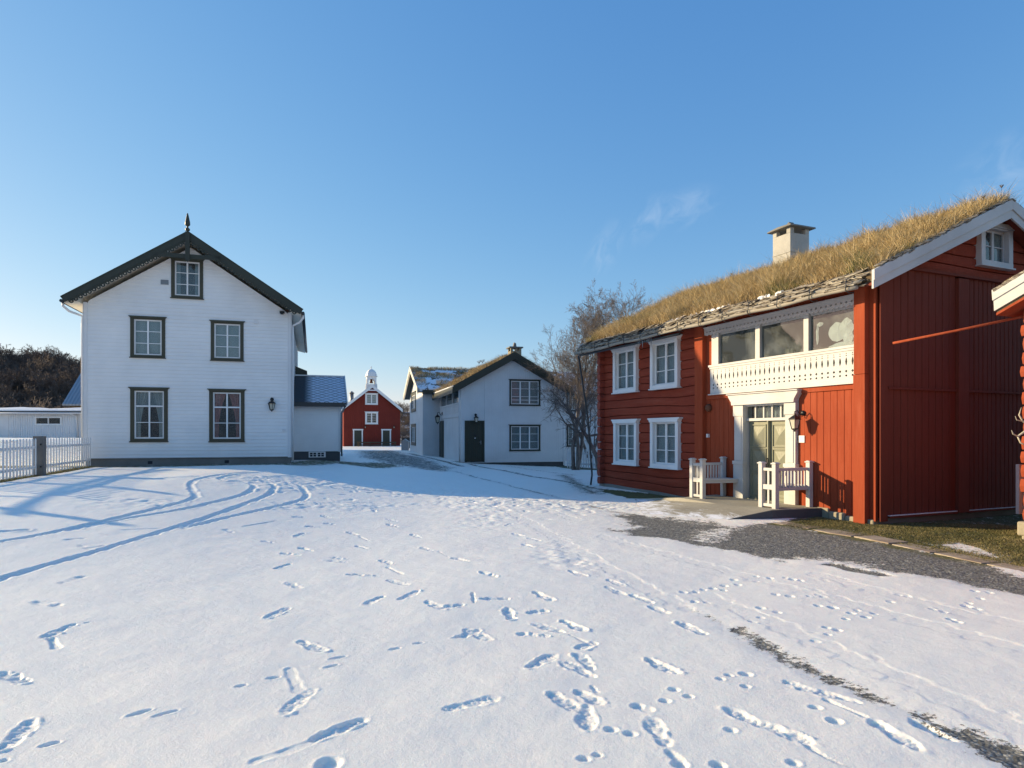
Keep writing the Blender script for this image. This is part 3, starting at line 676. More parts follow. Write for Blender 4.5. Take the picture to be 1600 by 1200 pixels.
def window(parent, mp, u0, u1, z0, z1, cas, sash='white', cw=0.10, cols=2, rows=(0.333, 0.667), thick_rows=(), head=0.05, headh=0.07,
           sill=0.05, curtain=None, inside='inside', glass='glass', d0=0.0, muntin=0.022, label=None, post=0.05, proud=0.035):
    """casing (the part) with sash, panes, curtain and room behind as sub-parts"""
    c = MB(mp); D0 = d0 - proud; D1 = d0 + 0.07
    c.box(u0, u0 + cw, D0, D1, z0 + cw, z1 - cw); c.box(u1 - cw, u1, D0, D1, z0 + cw, z1 - cw)
    c.box(u0, u1, D0 - 0.003, D1, z1 - cw, z1 - headh)
    # flared head and projecting sill
    c.prism([(u0, z1 - headh), (u1, z1 - headh), (u1 + head * .4, z1 - headh * .45), (u1 + head, z1 - headh * .3), (u1 + head, z1), (u0 - head, z1), (u0 - head, z1 - headh * .3), (u0 - head * .4, z1 - headh * .45)], D0 - 0.03, D1)
    c.box(u0, u1, D0 - 0.004, D1, z0 + 0.03, z0 + cw)
    c.box(u0 - sill * .5, u1 + sill * .5, D0 - 0.035, D1, z0, z0 + 0.03)
    o = c.build('window', M[cas], parent, bevel=0.003)
    if label: o['label'] = label
    a, b, s0, s1 = u0 + cw, u1 - cw, z0 + cw, z1 - cw
    s = MB(mp); fw = 0.045; e0, e1 = d0 + 0.005, d0 + 0.05
    s.box(a, b, e0, e1, s0, s0 + fw); s.box(a, b, e0, e1, s1 - fw, s1)
    s.box(a, a + fw, e0, e1, s0 + fw, s1 - fw); s.box(b - fw, b, e0, e1, s0 + fw, s1 - fw)
    edges = [a + fw]
    for k in range(1, cols):
        m_ = a + (b - a) * k / cols; s.box(m_ - post / 2, m_ + post / 2, e0 - 0.004, e1, s0 + fw, s1 - fw); edges += [m_ - post / 2, m_ + post / 2]
    edges.append(b - fw)
    for r_ in rows:
        z_ = s0 + (s1 - s0) * r_; t_ = 0.05 if r_ in thick_rows else muntin
        for k in range(cols): s.box(edges[2 * k], edges[2 * k + 1], e0 + 0.006, e1 - .003, z_ - t_ / 2, z_ + t_ / 2)
    s.build('sash', M[sash], o, bevel=0.002)
    g = MB(mp); g.box(a + 0.01, b - 0.01, d0 + 0.028, d0 + 0.032, s0 + 0.01, s1 - 0.01); g.build('pane', M[glass], o)
    if curtain:
        for kind, mat in curtain:
            k = MB(mp); A, B, S0, S1 = a + 0.01, b - 0.01, s0 + .01, s1 - .01
            def fold(ua, ub, za, zb, left=None, n=26, amp=0.012, dd=0.10, swag=0.0):
                rows_ = 10; P = []
                for j in range(rows_ + 1):
                    t = j / rows_; z = zb + (za - zb) * t; rw = []
                    for i in range(n + 1):
                        f = i / n; u = ua + (ub - ua) * f
                        if left is True: u = ua + (ub - ua) * f * (1 - swag * math.sin(min(t * 1.25, 1) * math.pi / 2))
                        if left is False: u = ub - (ub - ua) * (1 - f) * (1 - swag * math.sin(min(t * 1.25, 1) * math.pi / 2))
                        rw.append((u, d0 + dd + amp * math.sin(f * n * 0.9), z))
                    P.append(rw)
                for r0, r1 in zip(P, P[1:]):
                    for i in range(n): k.face([r0[i], r0[i + 1], r1[i + 1], r1[i]], True)
            def done():
                nonlocal k
                k.build('curtain', M[mat], o); k = MB(mp)
            if kind == 'full': fold(A, B, S0, S1, amp=0.006); done()
            if kind == 'top': fold(A, B, S1 - (S1 - S0) * 0.30, S1, amp=0.008); done()
            if kind == 'pair': fold(A, A + (B - A) * 0.46, S0, S1, True, swag=0.6); done(); fold(B - (B - A) * 0.46, B, S0, S1, False, swag=0.6); done()
            if kind == 'side': fold(A, A + (B - A) * 0.2, S0, S1); done(); fold(B - (B - A) * 0.2, B, S0, S1); done()
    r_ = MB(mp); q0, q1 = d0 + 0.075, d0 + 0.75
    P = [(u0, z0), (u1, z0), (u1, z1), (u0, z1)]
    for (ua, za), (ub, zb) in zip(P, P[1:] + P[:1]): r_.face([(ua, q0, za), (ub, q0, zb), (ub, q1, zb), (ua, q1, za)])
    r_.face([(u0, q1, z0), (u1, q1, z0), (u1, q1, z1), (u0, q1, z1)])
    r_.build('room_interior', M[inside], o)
    return o
def opn(u0, u1, z0, z1, e=0.03): return (u0 + e, u1 - e, z0 + e, z1 - e)
# blades of grass, one mesh
def blades(name, P, Ln, W, lean, mat, parent=None, seed=3, tint=None, kind='stuff', az=None, curl=0.5):
    r = np.random.RandomState(seed); n = len(P); P = np.asarray(P); a = r.rand(n) * 2 * np.pi if az is None else az
    ln = np.asarray(Ln); lean = np.asarray(lean) if np.ndim(lean) else np.full(n, lean)
    dx, dy = np.cos(a), np.sin(a); tw = r.rand(n) * np.pi; wx, wy = np.cos(tw) * W / 2, np.sin(tw) * W / 2
    h1 = ln * 0.55; o1 = lean * ln * 0.35; h2 = ln * (1 - 0.35 * lean * curl); o2 = lean * ln
    b0 = P + np.stack([-wx, -wy, np.zeros(n)], 1); b1 = P + np.stack([wx, wy, np.zeros(n)], 1)
    m0 = P + np.stack([dx * o1 - wx * .7, dy * o1 - wy * .7, h1], 1); m1 = P + np.stack([dx * o1 + wx * .7, dy * o1 + wy * .7, h1], 1)
    t_ = P + np.stack([dx * o2, dy * o2, h2], 1)
    V = np.stack([b0, b1, m1, m0, t_], 1).reshape(-1, 3); i = np.arange(n)[:, None] * 5
    F = np.concatenate([i + np.array([[0, 1, 2]]), i + np.array([[0, 2, 3]]), i + np.array([[3, 2, 4]])], 1).reshape(-1, 3)
    me = np_mesh(name, V, F)
    tt = (r.rand(n) if tint is None else np.clip(tint + np.where(tint > .9, 0, r.randn(n) * 0.22), 0, .93 + .07 * (tint > .9)))
    at = me.attributes.new('tint', 'FLOAT', 'POINT'); at.data.foreach_set('value', np.repeat(tt, 5).astype(np.float32))
    o = link_mesh(name, me, mat, parent)
    if kind: o['kind'] = kind
    return o
def lantern(name, loc, size, arm, rz=0.0, label=None, group=None, sides=4, parent=None, glassmat='lamp_glass'):
    """hanging wall lantern: arm out of the wall, four sided tapering glass, roof, finial; local -y points away from the wall"""
    t = empty(name, loc, rz); s = size
    a = MB(); a.lathe([(0, 0), (s * .16, 0.0), (s * .16, .02), (s * .05, .04), (0, .04)], (0, 0, 0), 10, ax=(0, -1, 0))
    pts = [(0, -.02, 0), (0, -arm * .35, -s * .10), (0, -arm * .7, s * .14), (0, -arm, s * .08), (0, -arm, -s * .02)]
    a.tube(pts, s * .03, 6); a.tube([(0, -.02, -s * .18), (0, -arm * .3, -s * .25), (0, -arm * .45, -s * .08)], s * .02, 6)
    a.build('bracket', M['black'], t)
    top = -s * .02
    r = MB(); c = (0, -arm, 0)
    r.lathe([(0, top + .0), (s * .05, top), (s * .05, top - s * .10), (s * .12, top - s * .14), (s * .36, top - s * .33), (s * .36, top - s * .36), (s * .30, top - s * .37)], c, sides, sm=False)
    r.lathe([(s * .17, top - s * .90), (s * .19, top - s * .88), (s * .17, top - s * .94), (s * .05, top - s * 1.0), (s * .03, top - s * 1.08), (0, top - s * 1.08)], c, sides, sm=False)
    for k in range(sides):
        an = 2 * math.pi * k / sides
        # corner bars follow the lathe's own corners
        ax = Vector((0, 0, 1)); a_ = ax.orthogonal().normalized(); b_ = ax.cross(a_)
        v = a_ * math.cos(an) + b_ * math.sin(an)
        r.beam(Vector(c) + v * s * .29 + Vector((0, 0, top - s * .37)), Vector(c) + v * s * .175 + Vector((0, 0, top - s * .89)), s * .035, s * .035)
    r.build('cage', M['black'], t)
    g = MB(); g.lathe([(s * .27, top - s * .37), (s * .16, top - s * .89)], c, sides, sm=False); g.build('glass', M[glassmat], t)
    tag(t, label, 'wall lantern', group)
    return t

# ------------------------------------------------------------------ white gabled house, front left
WO = (-14.14, 21.5, 0.0); WA = R(16.954)
WS = 1.04; WO = (WO[0] * WS, WO[1] * WS, 1.7 - 1.7 * WS)
wh = empty('white_house', WO, WA); wh.scale = (WS, WS, WS); tag(wh, 'large white timber house with dark olive scalloped gable boards and a slim finial', 'house')
WF = lambda u, d, z: (u, d, z)
W_, WD = 6.47, 10.6; WR, WM = 8.12, 3.2
und = lambda u: WR - 0.655 * abs(u - WM)
def wedge(z):
    k = (WR - z) / 0.655; return (max(0.09, WM - k), min(W_ - 0.09, WM + k)) if k > 0 else (WM, WM)
wins = [(1.36, 2.42, 4.26, 5.68), (3.84, 4.90, 4.24, 5.66), (1.36, 2.50, 1.42, 3.28), (3.79, 4.93, 1.41, 3.27), (2.60, 3.60, 6.34, 7.74)]
b = MB(WF); lap_wall(b, 0.88, 8.12, wedge, [opn(*q) for q in wins], 0.125)
# other three walls, plain lapped
mr = lambda u, d, z: (W_ - d, u, z); ml = lambda u, d, z: (d, WD - u, z); mbk = lambda u, d, z: (W_ - u, WD - d, z)
for mp_, L_ in ((mr, WD), (ml, WD)):
    b.m = mp_; lap_wall(b, 0.88, 5.95, lambda z: (0.0, L_), [], 0.125)
b.m = mbk; lap_wall(b, 0.88, 8.1, wedge, [], 0.125)
b.build('wall', M['white'], wh, recalc=False)
b = MB(WF)
for x0 in (-0.012, W_ - 0.098): b.box(x0, x0 + 0.11, -0.028, 0.09, 0.86, und(0.05))
for x0 in (-0.03, W_ + 0.002): b.box(x0, x0 + .028, -0.028, 0.1, 0.86, und(0.0))
build_split(b, 'corner_board', M['white_v'], wh)
b = MB(WF); b.box(0.03, W_ - 0.03, 0.025, WD - .03, 0.2, 0.88); b.box(-0.01, W_ + .01, -0.02, 0.02, 0.865, 0.895)
fo = b.build('foundation', M['concrete'], wh)
for x in (1.95, 4.35):
    v = MB(WF); v.box(x - .07, x + .07, 0.018, 0.03, 0.68, 0.78); v.build('vent_hole', M['inside'], fo)
blind = [('full', 'blind')]
for i, q in enumerate(wins):
    if i in (2, 3):
        window(wh, WF, *q, 'olive', cw=0.12, rows=(0.34, 0.68), thick_rows=(0.68,), head=0.06, headh=0.08,
               curtain=[('pair', 'lace' if i == 2 else 'pinkcur')] + ([('top', 'blind')] if i == 2 else []), label='tall ground floor window with draped curtains')
    else:
        window(wh, WF, *q, 'olive', cw=0.11, head=0.05, curtain=blind if i != 4 else [('side', 'blind')], label='small attic window under the gable tie' if i == 4 else None)
# roof slab and its edge
sl = 0.655; ov = 0.46
def rprism(mb, zoff, th, y0, y1, e=ov):
    for sgn in (-1, 1):
        x1 = WM; x0 = WM + sgn * (WM + e)
        zt = WR + zoff; zl = zt - sl * (WM + e)
        mb.prism([(x1, zt), (x0, zl), (x0, zl - th), (x1, zt - th)], y0, y1, 'y')
b = MB(); rprism(b, 0.37, 0.10, -0.44, WD + .4, ov); b.build('roof', M['slate'], wh)
b = MB(); rprism(b, 0.265, 0.06, -0.40, WD + .38, ov - .03)
for sgn in (-1, 1):
    x0 = WM + sgn * (WM + ov - .02); xa = WM + sgn * (W_ / 2 + .03); z0 = WR + .20 - sl * (WM + ov)
    b.prism([(xa, und(0) - 0.02), (x0, z0), (x0, z0 + .05), (xa, und(0) + .16)], -0.40, WD + .35, 'y')
b.build('eave_soffit', M['cream'], wh)
# gable boards with scallops
def barge(sgn):
    b = MB(); L_ = math.hypot(WM + ov + .04, sl * (WM + ov + .04)); ang = math.atan(sl)
    ax = (math.cos(ang), math.sin(ang))
    m_ = lambda u, d, z: (WM + sgn * (-0.0 + (L_ - u) * ax[0] + 0) - 0 * sgn + sgn * (z * ax[1]) * 1.0, d, WR + 0.40 - (L_ - u) * ax[1] + z * ax[0])
    b.m = m_
    b.box(0.0, L_ - 0.02, -0.53, -0.50, -0.20, 0.0); b.box(0.0, L_ - .02, -0.545, -0.46, -0.015, 0.02)
    # scalloped lace
    pitch = 0.152; n = int((L_ - .1) / pitch); outer = []; holes = []; st = L_ - .06 - n * pitch
    outer.append((L_ - .06, -0.20)); outer.append((st, -0.20))
    low = []
    for k in range(n):
        c0 = st + pitch * (k + .5)
        for j in range(9):
            t = math.pi * (1 + j / 8) ; low.append((c0 + math.cos(t) * pitch * .46, -0.262 + math.sin(t) * pitch * .44))
        holes.append([(c0 + math.cos(t) * .026, -0.268 + math.sin(t) * .026) for t in [2 * math.pi * q / 8 for q in range(8)]])
    outer += low
    b.plate(outer, holes, -0.515, -0.50)
    return b
for sgn in (-1, 1): barge(sgn).build('gable_board', M['dgreen'], wh)
b = MB(); b.box(WM - .07, WM + .07, -0.60, -0.545, 7.58, 8.50); b.prism([(WM - .07, 7.58), (WM + .07, 7.58), (WM, 7.48)], -0.60, -0.545)
b.box(2.18, 4.22, -0.53, -0.50, 7.62, 7.76); b.build('collar_tie', M['dgreen'], wh)
b = MB(); b.lathe([(0.03, 0), (0.03, .06), (0.055, .08), (0.03, .11), (0.075, .15), (0.075, .20), (0.03, .24), (0.03, .28), (.085, .33), (.08, .42), (.02, .72), (.0, .73)], (WM, -0.56, 8.40), 8, sm=False)
b.build('finial', M['dgreen'], wh)
# gutters and downpipes
b = MB()
for sgn, xx in ((-1, WM - WM - ov - .04), (1, WM + WM + ov + .04)):
    z = WR + .26 - sl * (WM + ov); b.tube([(xx, -0.48, z), (xx, WD + .38, z)], 0.055, 8)
build_split(b, 'gutter', M['gutter_d'], wh)
for xx, xw in ((-ov - .04, -0.06), (2 * WM + ov + .04, W_ + 0.07)):
    z = WR + .22 - sl * (WM + ov); b = MB()
    b.tube([(xx, -.30, z), (xx, -.30, z - .10), (xx + (xw - xx) * .3, -.18, z - .24), (xw, 0.06, z - .34), (xw, 0.06, z - .6), (xw, 0.06, 0.72)], 0.040, 10)
    b.build('downpipe', M['gutter_w'], wh)
b = MB(); b.box(2.28, 2.52, -0.03, 0.0, 6.79, 6.95)
for k in range(4): b.box(2.30, 2.50, -0.038, -0.03, 6.805 + k * .036, 6.825 + k * .036)
b.build('vent_grille', M['zinc'], wh)
b = MB(); b.box(5.24, 5.36, -.06, 0, 5.60, 5.72); b.build('junction_box', M['gutter_w'], wh)
b = MB(); b.box(6.10, 6.26, -.12, 0, 6.00, 6.08); b.box(6.13, 6.23, -.14, -.10, 5.96, 6.03); b.build('floodlight', M['black'], wh)
b = MB(); b.box(6.18, 6.30, -.05, 0, 1.80, 1.88); b.build('cable_box', M['gutter_w'], wh)
# low wing on the right
y0, x0, x1 = 2.5, W_ + .001, 8.31; yr, ze, zr_ = 4.6, 2.98, 4.16
b = MB(lambda u, d, z: (u, y0 + d, z)); lap_wall(b, 1.0, 2.96, lambda z: (x0, x1 - .09), [], 0.12)
b.m = lambda u, d, z: (x1 - d, y0 + u, z); lap_wall(b, 1.0, 4.0, lambda z: (0.0 if z < 2.96 else (z - 2.96) * 1.9, 4.2 if z < 2.96 else 4.2 - (z - 2.96) * 1.9), [], 0.12)
b.build('wing_wall', M['white'], wh, recalc=False)
b = MB(); b.box(x1 - .10, x1 + .012, y0 - .025, y0 + .09, .98, 2.96); b.build('wing_corner_board', M['white_v'], wh)
b = MB(); b.box(x0, x1 - .03, y0 + .02, y0 + 4.18, .2, 1.0); wf = b.build('wing_foundation', M['dark_found'], wh)
b = MB()
b.box(7.07, 7.72, y0 - .01, y0 + .03, .76, .99)
b.build('basement_window', M['white'], wf); b = MB()
for k in range(2):
    for j in range(2):
        for i in range(2): b.box(7.115 + k * .30 + i * .135, 7.115 + k * .30 + i * .135 + .105, y0 - .013, y0 - .008, .795 + j * .085, .865 + j * .085)
build_split(b, 'basement_pane', M['inside'], wf)
b = MB()
b.prism([(y0 - .28, ze - .10), (yr, zr_ - .06), (2 * yr - y0 + .28, ze - .10), (2 * yr - y0 + .28, ze - .02), (yr, zr_ + .02), (y0 - .28, ze - .02)], x0 - .0, x1 + .22, 'x'); b.build('wing_roof', M['tile'], wh)
b = MB(); b.box(x0, x1 + .2, y0 - .30, y0 - .24, ze - .20, ze - .03); b.box(x0, x1 + .1, y0 - .24, y0, ze - .10, ze - .06); b.build('wing_eave', M['gutter_d'], wh)
n = 22; pl = [(x0, ze - .10), (x1 + .1, ze - .10)]
for k in range(n): c = x1 + .1 - (k + .5) * (x1 + .1 - x0) / n; pl += [(c + .035, ze - .15), (c, ze - .175), (c - .035, ze - .15)]
b = MB(); b.plate(pl, [], y0 - .05, y0 - .03); b.build('wing_lace_trim', M['white'], wh)
b = MB()
b.beam((x1 + .24, y0 - .30, ze - .05), (x1 + .24, yr, zr_ + .01), .035, .17); b.beam((x1 + .24, yr, zr_ + .01), (x1 + .24, 2 * yr - y0 + .3, ze - .05), .035, .17)
b.beam((x0, yr, zr_ + .05), (x1 + .25, yr, zr_ + .05), .1, .05); b.build('wing_barge_board', M['white'], wh)
b = MB(); b.tube([(x1 + .2, y0 - .3, ze - .1), (x1 + .1, y0 - .15, ze - .3), (x1 + .03, y0 - .06, ze - .45), (x1 + .03, y0 - .06, .8)], .035, 8); b.build('wing_downpipe', M['zinc'], wh)
# porch roof that shows above the wing
b = MB(); b.prism([(6.47, 4.70), (6.98, 4.50), (6.98, 4.22), (6.47, 4.22)], 5.6, 8.6); b.build('side_porch', M['dgreen'], wh)
lw = lantern('wall_lantern', (0, 0, 0), 0.42, 0.16, label='small black lantern fixed beside the ground floor window of the big white house', sides=6)
lw.location = Matrix.Rotation(WA, 4, 'Z') @ (Vector((5.84, -0.015, 2.93)) * WS) + Vector(WO); lw.rotation_euler.z = WA
# ------------------------------------------------------------------ red log house with sod roof
RA = R(-67.032); RO = (2.881, 21.536, 0.0); RL = 10.14; RDp = 6.8
rh = empty('red_log_house', RO, RA); tag(rh, 'long red log house with a sod roof, glazed white gallery and olive double door', 'house')
RF = lambda u, d, z: (u, d, z); RG = lambda u, d, z: (RL - d, u, z)
rwin = [(1.05, 2.33, 2.95, 4.38), (3.05, 4.31, 2.95, 4.38), (1.08, 2.35, .74, 2.15), (3.05, 4.33, .73, 2.15)]
lzs = [0.05]; rnd = random.Random(4)
while lzs[-1] < 4.62: lzs.append(lzs[-1] + rnd.uniform(0.215, 0.285))
def logp(t, i): return -0.022 * math.sin(math.pi * min(max(t, 0), 1)) ** 0.33 + (0.008 * ((i * 7) % 3 - 1) if 0.02 < t < 0.98 else 0.04)
def logwarp(p):
    x, y, z = p; return (x, y, z + 0.028 * math.sin(x * 1.1 + z * 2.3) + 0.016 * math.sin(x * 2.3 + y * 1.7 + z * 5.1))
b = MB(RF); course_wall(b, lzs, lambda z: (0.10, 5.05), [opn(*q, .05) for q in rwin], logp, [0, .015, .05, .14, .5, .86, .95, .985, 1], 0.5)
# far gable and back, plain logs
b.m = lambda u, d, z: (d + 0.12, RDp - u, z); course_wall(b, lzs, lambda z: (0, RDp), [], logp, [0, .1, .5, .9, 1], 2)
b.m = lambda u, d, z: (RL - u, RDp - d, z); course_wall(b, lzs, lambda z: (0, RL), [], logp, [0, .1, .5, .9, 1], 2)
zr0, rsl, RM = 4.60, 0.457, 3.4          # roof underside at the wall, slope, ridge position
rund = lambda u: zr0 + rsl * (u if u < RM else 2 * RM - u)
zg = [4.86]
while zg[-1] < 6.3: zg.append(zg[-1] + rnd.uniform(0.22, 0.28))
gw = (2.87, 3.90, 5.12, 6.04)
b.m = RG; course_wall(b, zg, lambda z: (max(0.05, (z - zr0) / rsl), min(2 * RM - .05, 2 * RM - (z - zr0) / rsl)) if z < zr0 + rsl * RM else (RM, RM), [opn(*gw, .05)], logp, [0, .02, .07, .2, .5, .8, .93, .98, 1], 0.5)
b.m = lambda u, d, z: (d + .12, 2 * RM - u, z); course_wall(b, zg, lambda z: (max(0.05, (z - zr0) / rsl), min(2 * RM - .05, 2 * RM - (z - zr0) / rsl)) if z < zr0 + rsl * RM else (RM, RM), [], logp, [0, .1, .5, .9, 1], 2)
b.build('log_wall', M['red_log'], rh, warp=logwarp, recalc=False)
# crossing log ends at the far corner
b = MB(RF)
for i, (a, c) in enumerate(zip(lzs, lzs[1:])):
    if i % 1 == 0:
        m_ = (a + c) / 2; h = (c - a) * .5; wd = .10; x0 = .30
        b.prism([(x0 - wd * .6, a + .01), (x0 + wd * .6, a + .01), (x0 + wd, m_), (x0 + wd * .6, c - .01), (x0 - wd * .6, c - .01), (x0 - wd, m_)], -0.20, 0.02)
        b.m = lambda u, d, z: (d, u, z)
        b.prism([(.02 - .02, a + .02), (.02 + .13, a + .02), (.18, m_), (.15, c - .02), (0, c - .02), (-.02, m_)], -0.05 - .02 * (i % 2), 0.12); b.m = RF
b.build('log_end', M['log_end'], rh, bevel=0.008, warp=logwarp)
# upright boards: entrance bay
bops = [(6.42, 8.28, 0.0, 2.56)]
b = MB(RF); us = even(5.33, 9.76, 0.165)
board_wall(b, us, 0.10, lambda u: 2.57, bops, jit=0.003)
board_wall(b, us, 4.36, lambda u: 4.70, [], d=0.0, jit=0.002, seed=3)
b.box(5.33, 9.76, -0.028, 0.02, 4.475, 4.545)
b.build('entrance_boarding', M['red_v'], rh, recalc=False)
b = MB(RF); b.box(5.03, 5.34, -0.13, 0.05, 0.08, 4.60)
b.box(9.74, 9.98, -0.12, 0.19, 2.84, 4.55); b.box(9.73, 9.985, -0.125, 0.19, -0.04, 2.835)
b.box(5.36, 9.72, -0.035, 0.02, 2.57, 2.70); b.box(9.66, 9.74, -.02, .05, .1, 2.57); b.box(5.34, 5.57, .0, .1, 2.70, 4.4)
build_split(b, 'corner_post', M['red_v'], rh, bevel=0.006)
b = MB(RF); b.box(9.98, 10.10, 0.0, 0.25, -0.02, 4.60); b.box(10.10, 10.14, -.035, .02, .06, 4.62); b.build('corner_recess', M['red_v'], rh)
# gable: upright brown-red boards over the logs
b = MB(RG)
gt = lambda u: min(4.86, rund(u) - .02)
board_wall(b, [0.0, .20], 0.06, gt, [], d=-0.075)
board_wall(b, even(.20, 2.18, .205), 0.16, gt, [], d=-0.045, jit=.004, g=.012, gd=.03)
board_wall(b, even(2.50, 6.6, .14), 0.16, gt, [], d=-0.03, jit=.003, seed=8, g=.014, gd=.035)
b.box(2.18, 2.50, -0.115, 0.0, 0.13, 4.80)
for (a, c) in ((.22, 2.17), (2.52, 6.6)):
    b.prism([(a, 2.545), (c, 2.545), (c, 2.585), (a, 2.585)], -0.085, -.02)
    b.box(a, c, -0.10, -.02, 0.115, 0.155)
b.prism([(.62, 4.84), (6.2, 4.84), (6.2, 4.89), (.62, 4.89)], -0.10, 0.0)
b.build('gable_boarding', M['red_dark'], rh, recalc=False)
b = MB(RG); b.box(.22, 2.17, -0.098, -.05, 0.156, 0.168); b.box(2.52, 4.4, -.098, -.05, .156, .164); b.build('sill_snow', M['snow'], rh)
# foundation: rough stones and concrete
b = MB(RF); b.prism([(0.05, -0.1), (5.35, -0.1), (5.35, 0.05), (0.05, 0.22)], -0.02, .15, 'y')
b.m = RG; b.box(0.1, RDp, .0, .2, -0.2, 0.12); b.build('foundation', M['concrete'], rh)
rnd = random.Random(9); b = MB(RF); x = 8.78
while x < 10.1:
    w_ = rnd.uniform(.22, .42); h_ = rnd.uniform(.20, .25)
    b.box(x + .012, min(x + w_, 10.12) - .01, -.03 - rnd.uniform(0, .06), .12, -.18, -.18 + h_ + .06 + max(0, (9.6 - x) * .12)); x += w_
b.build('foundation_stone', M['stone'], rh, bevel=0.025)
# windows
for i, q in enumerate(rwin):
    window(rh, RF, *q, 'white', sash='white', cw=0.125, head=0.085, headh=0.12, sill=0.07, proud=0.09, post=.085, curtain=[('full', 'blind')] if i != 1 else [('full', 'blind')], d0=-0.035)
window(rh, RG, *gw, 'white_old', sash='white_old', cw=0.13, rows=(0.5,), head=0.07, headh=0.10, sill=0.07, proud=0.09, post=.07, curtain=[('pair', 'lace')], d0=-0.035, label='small attic window with lace curtains in the gable')
# gallery: room, posts, glass, frieze, balustrade
G0, G1, GZ0, GZ1 = 5.55, 9.74, 2.70, 4.36
b = MB(RF); D0, D1 = 0.10, 1.25
for p in ([(G0, D0, GZ0), (G0, D1, GZ0), (G0, D1, GZ1), (G0, D0, GZ1)], [(G1, D0, GZ0), (G1, D1, GZ0), (G1, D1, GZ1), (G1, D0, GZ1)], [(G0, D1, GZ0), (G1, D1, GZ0), (G1, D1, GZ1), (G0, D1, GZ1)], [(G0, D0, GZ0), (G1, D0, GZ0), (G1, D1, GZ0), (G0, D1, GZ0)], [(G0, D0, GZ1), (G1, D0, GZ1), (G1, D1, GZ1), (G0, D1, GZ1)]): b.face(p)
b.build('gallery_room', M['inside_l'], rh, recalc=False)
b = MB(RF); b.box(6.35, 7.05, 1.15, 1.24, 2.75, 3.9); b.box(6.45, 6.95, 1.13, 1.15, 3.0, 3.75); b.build('inner_door', M['grey_post'], rh)
b = MB(RF)
for (a, c) in ((5.55, 5.80), (7.05, 7.19), (8.44, 8.57)): b.box(a, c, -0.015, 0.10, 3.40, 4.36)
b.box(5.80, 9.74, 0.045, 0.09, 4.17, 4.36); b.build('gallery_post', M['white_old'], rh, bevel=.004)
for (a, c) in ((5.80, 7.05), (7.19, 8.44), (8.57, 9.74)):
    g = MB(RF); g.box(a, c, 0.055, 0.060, 3.38, 4.20); g.build('gallery_pane', M['glass_fog'], rh)
b = MB(RF)   # a crumpled white sheet and snow heaped behind the last pane
def fan(mb, cx, cz, rx, rz, d, seed, n=18):
    rr = random.Random(seed); P = [(cx + rx * rr.uniform(.82, 1.1) * math.cos(k * 6.283 / n), d + rr.uniform(-.01, .01), cz + rz * rr.uniform(.82, 1.1) * math.sin(k * 6.283 / n)) for k in range(n)]
    for k in range(n): mb.face([(cx, d - .02, cz), P[k], P[(k + 1) % n]])
fan(b, 9.20, 3.76, .26, .19, .10, 1); fan(b, 9.40, 3.82, .17, .19, .09, 2); fan(b, 9.35, 3.45, .40, .09, .085, 3); fan(b, 9.45, 3.62, .12, .16, .088, 6); fan(b, 8.71, 3.76, .035, .22, .09, 4); fan(b, 8.77, 3.97, .08, .05, .09, 5)
b.build('white_sheet', M['sheet'], rh)
b = MB(RF); n = 36; pl = [(5.36, 4.375), (9.738, 4.375), (9.738, 4.215)]
x0, x1 = 5.40, 9.73; pt = (x1 - x0) / n
for k in range(n)[::-1]: c = x0 + (k + .5) * pt; pl += [(c + pt * .5, 4.215), (c + pt * .22, 4.19), (c, 4.183), (c - pt * .22, 4.19)]
pl += [(5.36, 4.215)]
hl = [[(x0 + (k + .5) * pt + .028 * math.cos(t), 4.275 + .022 * math.sin(t)) for t in [q * math.pi / 3 for q in range(6)]] for k in range(n)]
b.plate(pl, hl, -0.085, -0.065); b.box(5.34, 9.738, -0.11, -0.0, 4.375, 4.40); b.box(5.36, 9.738, -.090, -.060, 4.33, 4.3745)
b.build('gallery_frieze', M['white_old'], rh)
b = MB(RF); n = 29; x0, x1 = 5.60, 9.735; pt = (x1 - x0) / n; hl = []
def ring(c, z, rx, rz, k=6, ph=0): return [(c + rx * math.cos(ph + 2 * math.pi * j / k), z + rz * math.sin(ph + 2 * math.pi * j / k)) for j in range(k)]
for k in range(n):
    c = x0 + (k + .5) * pt
    hl.append([(c, 3.03), (c + .016, 3.07), (c + .024, 3.12), (c + .016, 3.17), (c, 3.21), (c - .016, 3.17), (c - .024, 3.12), (c - .016, 3.07)])
    hl.append(ring(c, 3.235, .020, .013, 4)); hl.append(ring(c, 3.275, .012, .022, 4))
    hl.append(ring(c, 2.93, .030, .032, 4)); hl.append(ring(c, 2.845, .028, .026, 4))
b.plate([(5.56, 2.70), (9.737, 2.70), (9.737, 3.36), (5.56, 3.36)], hl, -0.055, -0.033)
b.box(5.52, 9.737, -0.095, 0.04, 3.375, 3.425); b.box(5.54, 9.737, -0.075, -0.02, 3.325, 3.3749); b.box(5.50, 9.737, -0.09, -0.0, 2.675, 2.70); b.box(5.55, 5.57, -.055, .1, 2.70, 3.375)
b.build('gallery_balustrade', M['white_old'], rh)
